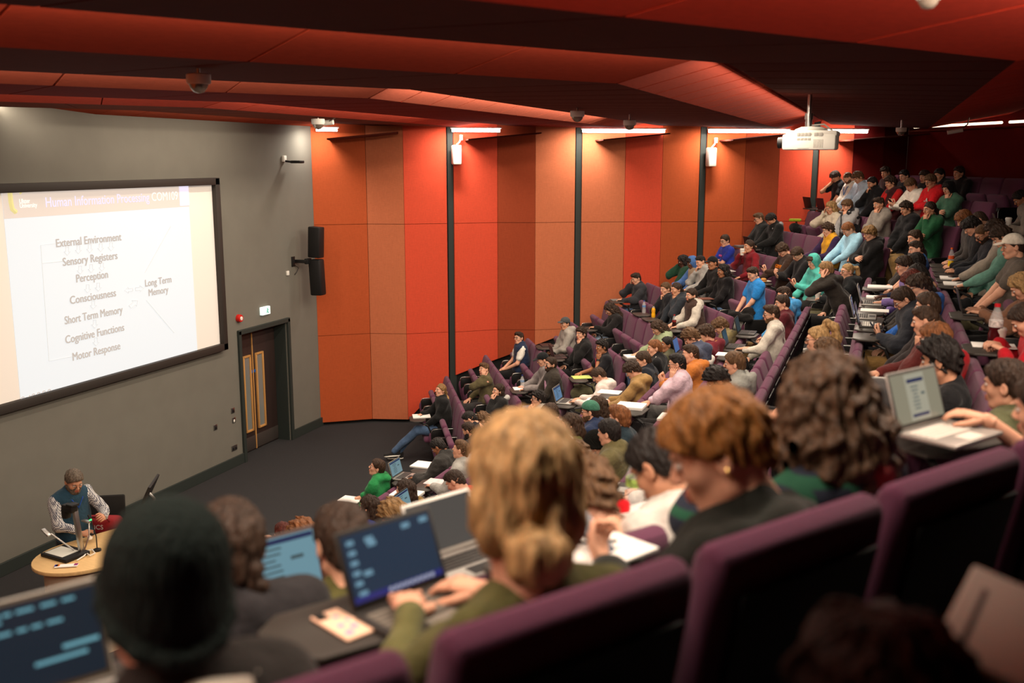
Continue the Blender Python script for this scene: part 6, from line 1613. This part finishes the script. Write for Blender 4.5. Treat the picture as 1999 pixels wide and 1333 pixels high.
l, z = on('E4', 1318, 612); bottle(l, 'cola bottle in front of the brown gilet', (46, 20, 16), (150, 30, 30), (120, 30, 30))
l, z = on('G1', 1150, 628); paper(l, z, 'dark tablet computer held by the black leather jacket', .19, .26, .008, M_DGREY, name='tablet_computer')
l, z = on('G2', 1238, 672); paper(l, z, 'thick white pad under the hand of the sage green hoodie', .23, .3, .02)
l, z = on('H1', 1064, 664); paper(l, z, 'closed dark laptop on the tray of the grey cap', .3, .21, .016, mat('closed_lid', srgb(62, 46, 44), rough=.5), name='closed_laptop')
l, z = on('H2', 1090, 684); laptop(l, z, 'dark laptop on the knees of the person in black fleece and shorts', mat('brown_lid', srgb(70, 50, 50), rough=.5), (70, 60, 66), content=None)
l, z = on('H3', 1131, 708); paper(l, z, 'lime green sheet on the tray of the black t-shirt', color=cloth((190, 206, 110)))
l, z = on('I2', 1026, 739); paper(l, z, 'white pad in front of the black cap and pink-grey top')
l, z = on('I2', 1022, 741, lo=(-.24, .33), dz=.009); bottle(l, 'clear water bottle with dark blue cap near the pink patterned shirt', None, (36, 50, 110), (120, 140, 170))
l, z = on('J2', 944, 808); paper(l, z, 'white pad on the tray of the person wiping the face')
l, z = on('K1', 834, 796); paper(l, z, 'white open pad on the tray of the front row parka', .23, .3, .02, pen=(40, 40, 44))
# ---- middle block trays
l, z = on('c1', 1122, 773); laptop(l, z, 'silver laptop with blue picture under the hands of the pale pinkish hoodie', M_SILVER, (120, 160, 200), content='slide')
l, z = on('c2', 1182, 769); paper(l, z, 'large white sheet under the tan hoodie', .29, .3, .006, pen=(60, 60, 60))
l, z = on('c3', 1208, 751); paper(l, z, 'white sheet behind the tan hoodie')
l, z = on('c6', 1266, 762); paper(l, z, 'thick stack of white sheets in front of the pale pink jumper', .24, .3, .03)
l, z = on('c11', 1338, 657); laptop(l, z, 'small blue-screened laptop before the bowed light brown head', M_DGREY, (90, 130, 190), content=None)
l, z = on('f2', 1088, 834, lo=(-.2, .3)); cup(l, 'white takeaway cup with lid beside the grey jumper', .12, sleeve=(220, 180, 170))
l, z = on('f10', 1140, 868); paper(l, z, 'small white sheet under the black beanie', pen=(230, 230, 228))
l, z = on('d1', 1466, 641); laptop(l, z, 'dark laptop in front of the off-white sweatshirt', M_DGREY, (50, 66, 74), content=None)
l, z = on('d2', 1484, 620); laptop(l, z, 'grey laptop in front of the maroon jumper', M_DGREY, (60, 74, 80), content=None)
key = ('C', 7, PN['d1']['seat'] - 1)
if key in SEATS: l, z = tray(key, 1447, 663); paper(l, z, 'white pad on an empty tray nearer than the off-white sweatshirt', pen=(40, 44, 60))
key = ('C', 7, PN['d4']['seat'] - 1)
if key in SEATS: l, z = tray(key, 1357, 772); paper(l, z, 'white pad with a purple card on an empty tray', .24, .3, .02)
l, z = on('Q1', 1205, 935); laptop(l, z, 'open laptop with teal wallpaper and pale keyboard', M_DGREY, (92, 190, 178), content='art', keys=M_SILVER, sc=1.05, glow=.7)
l, z = on('g4', 893, 866); paper(l, z, 'loose white sheets under the bearded person in the second row', .26, .3, .02)
l, z = on('g6', 905, 922); paper(l, z, 'pink-tinted sheet beside the cropped light grey hoodie', color=cloth((232, 206, 206)))
l, z = on('g5', 806, 918); laptop(l, z, 'silver laptop with slide on screen in the second row', M_SILVER, (140, 176, 186))
l, z = on('h3', 872, 938); laptop(l, z, 'dark-framed laptop showing the slide in front of the bright red jumper', M_DGREY, (140, 180, 190))
key = ('C', 3, PN['g6']['seat'] - 1)
if key in SEATS: l, z = tray(key, 842, 930); paper(l, z, 'thick white pad on a tray two seats from the red jumper', .25, .32, .03)
l, z = on('h1', 696, 969); paper(l, z, 'white pad on the tray of the bright green hoodie', .21, .29, .012)
l, z = on('h2', 746, 1004); cup(l, 'short white cup in front of the mustard jumper', .10)
l, z = on('h4', 690, 1020); paper(l, z, 'white note beside the face mask', .2, .28)
l, z = on('h6', 512, 1082); laptop(l, z, 'laptop edge in front of the bald head', M_DGREY, (90, 150, 190), content=None)
q, z = held('h7', -1); phone(q, z, 'dark phone raised by the auburn-haired person near the front', 1.1, lit=(60, 80, 96), sc=1.4)
# ---- middle block, back rows
l, z = on('M3', 1704, 571); laptop(l, z, 'grey laptop under the hand of the lilac jumper', M_SILVER, (70, 74, 90), content=None)
l, z = on('M4', 1720, 548); paper(l, z, 'white pad before the black hair behind the lilac jumper', t=.02)
l, z = on('M2', 1728, 527); paper(l, z, 'white open notebook by the aisle before the fade haircut', .26, .3, .02)
l, z = on('M5', 1712, 557); paper(l, z, 'white sheet before the bowed black hair')
l, z = on('M6', 1692, 600); laptop(l, z, 'silver laptop with dark purple screen', M_SILVER, (78, 80, 128), content='desktop', glow=.35)
l, z = on('M7', 1702, 612); laptop(l, z, 'pale-keyed open laptop before the blue hood', M_DGREY, (70, 76, 90), content=None, keys=mat('pale_keys', srgb(206, 200, 190), rough=.6))
l, z = on('M8', 1718, 629); phone(l, z + 1.2, 'black phone lying on the empty grey tray before the tan trousers')
q, z = held('M8', -1); phone(q, z, 'phone held up by the person in black padded jacket', .9, lit=(60, 66, 76))
l, z = on('M10', 1697, 674); paper(l, z, 'white pad under the fist of the maroon jumper', .26, .32, .012)
l, z = on('N3', 1868, 499); bottle(l, 'orange soda bottle with orange cap on a tray', (226, 186, 20), (224, 96, 40), (222, 90, 40), h=.25, full=.45)
l, z = on('N4', 1880, 513); phone(l, z, 'phone on the tray beside the orange soda', sc=1.1)
l, z = on('N5', 1878, 536); paper(l, z, 'white pad with a phone on it near the stone hoodie', .26, .32, .015)
phone(Vector(l) + Vector((0, .02, .017)), z + .6, 'phone lying on the white pad near the stone hoodie')
l, z = on('N6', 1895, 551); paper(l, z, 'white pad with pen in front of the green patterned jumper', .24, .3, .015, pen=(30, 30, 30))
l, z = on('N9', 1905, 612); laptop(l, z, 'grey laptop before the long pale blonde hair', M_DGREY, (70, 70, 74), content=None)
l, z = on('N10', 1952, 662); bottle(l, 'large cola bottle with red cap near the right edge', (70, 14, 20), (190, 30, 40), (200, 190, 186), h=.30, r_=.045, full=.46)
l, z = on('N10', 1937, 650, lo=(-.24, .30)); cup(l, 'grey-white paper cup beside the large cola bottle', .13)
l, z = on('N10', 1960, 655, hi=(.08, .5)); paper(l, z, 'white sheet under the large cola bottle', .2, .28, .004)
l, z = on('N8', 1962, 414, lo=(-.22, .3)); cup(l, 'tall cream cup high up near the right edge', .16, sleeve=None)
l, z = on('N8', 1980, 425); laptop(l, z, 'open laptop seen end on near the top right edge', M_DGREY, (60, 60, 70), content=None)
# ---- held things
q, z = held('D2', 1); cup(q - Vector((0, 0, .06)), 'white cup at the lips of the dark red jumper', .11)
q, z = held('D7', -1); cup(q - Vector((0, 0, .02)), 'white lidded cup held by the blonde ponytail', .11)
q, z = held('D5', -1); phone(q, z, 'pink-cased phone in the hands of the teal hood', .8, case=(200, 110, 96), lit=(190, 100, 80))
q, z = held('D3', -1); phone(q, z, 'phone held by the brown hoodie', .8)
q, z = held('A6', -1); phone(q, z, 'phone held by the cream hoodie', .8)
q, z = held('c7', -1); phone(q, z, 'phone held by the orange hoodie', .8)
# ---- bags, coats
x, y = plan('F', row_d('F', 9) - .1, PN['C5']['ss'] - .55); backpack((x, y, row_z('F', 9)), block_rot('F') + 2.6, 'dark grey backpack standing at the aisle end beside the folded arms', (62, 58, 54), 1.15)
x, y = plan('F', row_d('F', 10) - .15, PN['B1']['ss'] + 1.0); backpack((x, y, row_z('F', 10) + .46), block_rot('F'), 'black backpack with yellow-green flap on the wall end seat', (28, 28, 28), .9)
x, y = plan('F', row_d('F', 10) - .15, PN['B1']['ss'] + 1.0); o = MB(); o.box((0, 0, .0), (.22, .16, .05), .02, seg=3); o = o.build('scarf', cloth((150, 160, 40))); o.location = (x, y, row_z('F', 10) + .90); tag(o, 'folded yellow-green scarf on top of the black backpack by the wall', 'scarf')
A = Field((-.25, -.2, -.14), (.25, .25, .2), .016); r8 = np.random.RandomState(4)
for i in range(9): A.ell(r8.uniform(-.12, .12, 3) * np.array([1, .8, .5]), (.10, .08, .06), .04)
A.wave(.010, 50, 4)
o = np_mesh('coat', *A.net(), cloth((28, 27, 27))); o = put('coat', o); f6 = PN['F6']; o.location = f6['root'].matrix_basis @ Vector((-.10, .22, .68)); tag(o, 'crumpled black coat on the lap of the blue t-shirt', 'coat')
# ---- close up
key = seat_of('P1')
def seatloc(key, x, y, z): return SEATS[key].matrix_basis @ Vector((x, y, z))
zt = row_z('N', 10) + .756
l, z = tray(key, 775, 1190, lo=(-.5, .2), hi=(.3, .6))
laptop(Vector(at_z(836, 1202, zt)), z + .12, 'dark-screened laptop open in front of the blonde bun', M_DGREY, (44, 66, 92), deg=112, sc=.93, content='desktop', glow=.5, keys=mat('grey_keys', srgb(112, 106, 97), rough=.6))
ph = phone(Vector(at_z(668, 1222, zt)), z + .12, 'phone in a peach flowered case lying beside the dark-screened laptop', case=(240, 196, 168), face=-1, sc=1.02)
mb = MB(); mb.box((-.020, .055, .0095), (.026, .030, .004), .0018); mb.build('camera_bump', M_BLACKP, ph)
for qx, qy, qr in ((.006, .035, .007), (-.01, -.01, .009), (.012, -.03, .010), (-.014, -.05, .011), (.018, .005, .006)):
    mb = MB(); mb.lathe([(qr, .0078), (qr, .0086), (qr * .3, .009)], c=(qx, qy, 0), n=10); mb.build('printed_flower', mat('lilac_print', srgb(178, 132, 178), rough=.6), ph)
l, z = tray(seat_of('P5'), 60, 1320, lo=(-.4, .2), hi=(.2, .55)); laptop(Vector(at_z(100, 1430, zt)), z + .05, 'laptop with dark code screen in the bottom left corner beside the beanie', M_SILVER, (24, 40, 56), deg=108, sc=1.0, content='code', glow=.55, bezel=mat('bezel_brown', srgb(66, 58, 48), rough=.5))
l, z = tray(seat_of('P10'), 560, 1160, lo=(-.5, .2), hi=(.3, .6)); laptop(Vector(at_z(585, 1200, row_z('N', 9) + .756)), z + .05, 'laptop showing the slide in front of the dark plait', M_DGREY, (130, 176, 192), deg=108, content='slide', glow=.6, bezel=mat('bezel_red', srgb(60, 36, 32), rough=.5))
l, z = tray(seat_of('P9'), 900, 1085, lo=(-.5, .2), hi=(.3, .6)); laptop(Vector(at_z(915, 1105, row_z('N', 9) + .756)), z + .1, 'silver laptop with a display greyed by painted reflection behind the blonde bun', M_SILVER, (150, 142, 134), deg=112, content=None, glow=.22, bezel=M_SILVER)  # grey glow on the display stands in for a reflection
l, z = tray(seat_of('P3'), 1150, 1060, lo=(-.5, .2), hi=(.3, .6)); paper(Vector(at_z(1150, 1068, zt)), z + .1, 'large white notepad with a dark pen in front of the ginger person', .24, .30, .012, pen=(40, 34, 40))
l, z = tray(seat_of('P2'), 1290, 1000, lo=(-.5, .2), hi=(.3, .6)); paper(Vector(at_z(1280, 1015, row_z('N', 9) + .756)), z, 'white paper under the bowed black hair', .26, .32, .012)
bottle(Vector(at_z(1238, 1000, row_z('N', 9) + .756)), 'clear water bottle with purple cap and fruit label', None, (150, 50, 160), (150, 180, 90), h=.24, r_=.036)
mb = MB(); mb.box((0, 0, .03), (.09, .05, .06), .02, seg=3); o = mb.build('pouch', cloth((190, 24, 32))); o.location = at_z(1208, 1002, row_z('N', 9) + .756); tag(o, 'small bright red pouch beside the fruit label bottle', 'pouch')
q, z = held('P3', -1, (0, .02, .0)); phone(q, z + .25, 'phone with dark lit chat screen held by the ginger person', .75, lit=(46, 62, 92))
l, z = tray(seat_of('P11'), 1870, 850, lo=(-.5, .2), hi=(.3, .6)); laptop(Vector(at_z(1856, 852, zt + .06)), z + .0, 'big open laptop showing a document page, near the right edge', M_SILVER, (176, 168, 142), deg=108, sc=1.05, content='page', glow=.55, bezel=mat('bezel_grey', srgb(66, 64, 62), rough=.5), keys=mat('pale_keys', srgb(206, 200, 190), rough=.6))

# laptop corner and things at the lower right, on the lap of the dark silhouette's neighbour
lz = row_z('N', 11) + .80
r = empty('closed_laptop', Vector(at_z(2012, 1262, lz)), block_rot('N') + .35); r.rotation_euler.x = .25; tag(r, 'pale grey closed laptop cut by the right edge at the bottom', 'laptop')
mb = MB(); mb.box((0, 0, .009), (.32, .22, .018), .006, seg=3); mb.build('lid', mat('pale_lid', srgb(176, 174, 162), rough=.5), r)
mb = MB(); mb.box((-.02, .08, .0185), (.2, .008, .002), .001); mb.build('hinge_slot', M_BLACKP, r)
# lecturer's remote
q, z = held('LECT', 1); r = empty('remote_control', q, z); tag(r, 'black remote with a white tissue in the hand of the lecturer', 'remote')
mb = MB(); mb.box((0, 0, 0), (.03, .12, .018), .006); mb.build('body', M_BLACKP, r)
mb = MB(); mb.box((.02, .03, -.03), (.05, .04, .05), .015); mb.build('tissue', M_PAPER, r)
# raised writing tablets in the front rows
mb = MB(); pts = [(0, .0), (.30, .02), (.34, .10), (.34, .26), (.26, .33), (.06, .36), (-.02, .28)]
M = Matrix(((0, 0, 1, -.33), (1, 0, 0, .12), (0, 1, 0, .56), (0, 0, 0, 1)))
mb.prism(pts, 0, .02, M=M, bevel=.005); RAISED = mb.mesh('raised_tablet', M_BLACKP)
for px, py in ((806, 905), (762, 938)):
    s_, z_, t_ = at_row(px, py, 'C', row_d('C', 1) - .25)
    kk = min((q for q in SEATS if q[0] == 'C' and q[1] == 1), key=lambda q: abs(SLOT[('C', 1)] + q[2] * PITCH_S['C'] - .33 - s_))
    put('raised_tablet', RAISED, SEATS[kk])

q = at_z(172, 1192, .30); r = empty('stool', (q[0], q[1], 0)); tag(r, 'low round beige stool in front of the lectern', 'stool')
mb = MB(); mb.lathe([(.13, .26), (.15, .28), (.15, .31), (.12, .335), (0, .34)], n=28); mb.build('seat_pad', mat('beige_vinyl', srgb(150, 138, 108), rough=.5), r)
mb = MB(); mb.tube([(0, 0, .0), (0, 0, .27)], .03, 12); mb.lathe([(.14, 0), (.14, .015), (.03, .03)], n=24); mb.build('pedestal', M_BLACKP, r)
# black jacket with white lettering hung over a seat arm in the middle block
sk = seat_of('N6'); rr_ = SEATS[sk]; q = rr_.matrix_basis @ Vector((-.29, .30, .30)); r = empty('hanging_jacket', q, block_rot('C')); tag(r, 'black jacket with white COLLUSION lettering hung over a seat arm', 'jacket')
A = Field((-.12, -.14, -.30), (.12, .16, .40), .014); A.path([(0, -.02, .30), (0, .06, .26), (0, .08, .05), (0, .05, -.22)], [.06, .075, .07, .05], .04); A.wave(.006, 40, 9)
put('jacket_body', np_mesh('jacket_body', *A.net(), cloth((26, 26, 28))), r)
lt = put('lettering', text_mesh('COLLUSION', .075, mat('print_white', srgb(230, 226, 220), rough=.8), 'LEFT', .002, .002), r)
lt.matrix_local = Matrix.Translation((-.085, .07, .24)) @ Matrix.Rotation(-PI / 2, 4, 'Z') @ Matrix.Rotation(PI / 2, 4, 'X') @ Matrix.Rotation(-PI / 2, 4, 'Z')
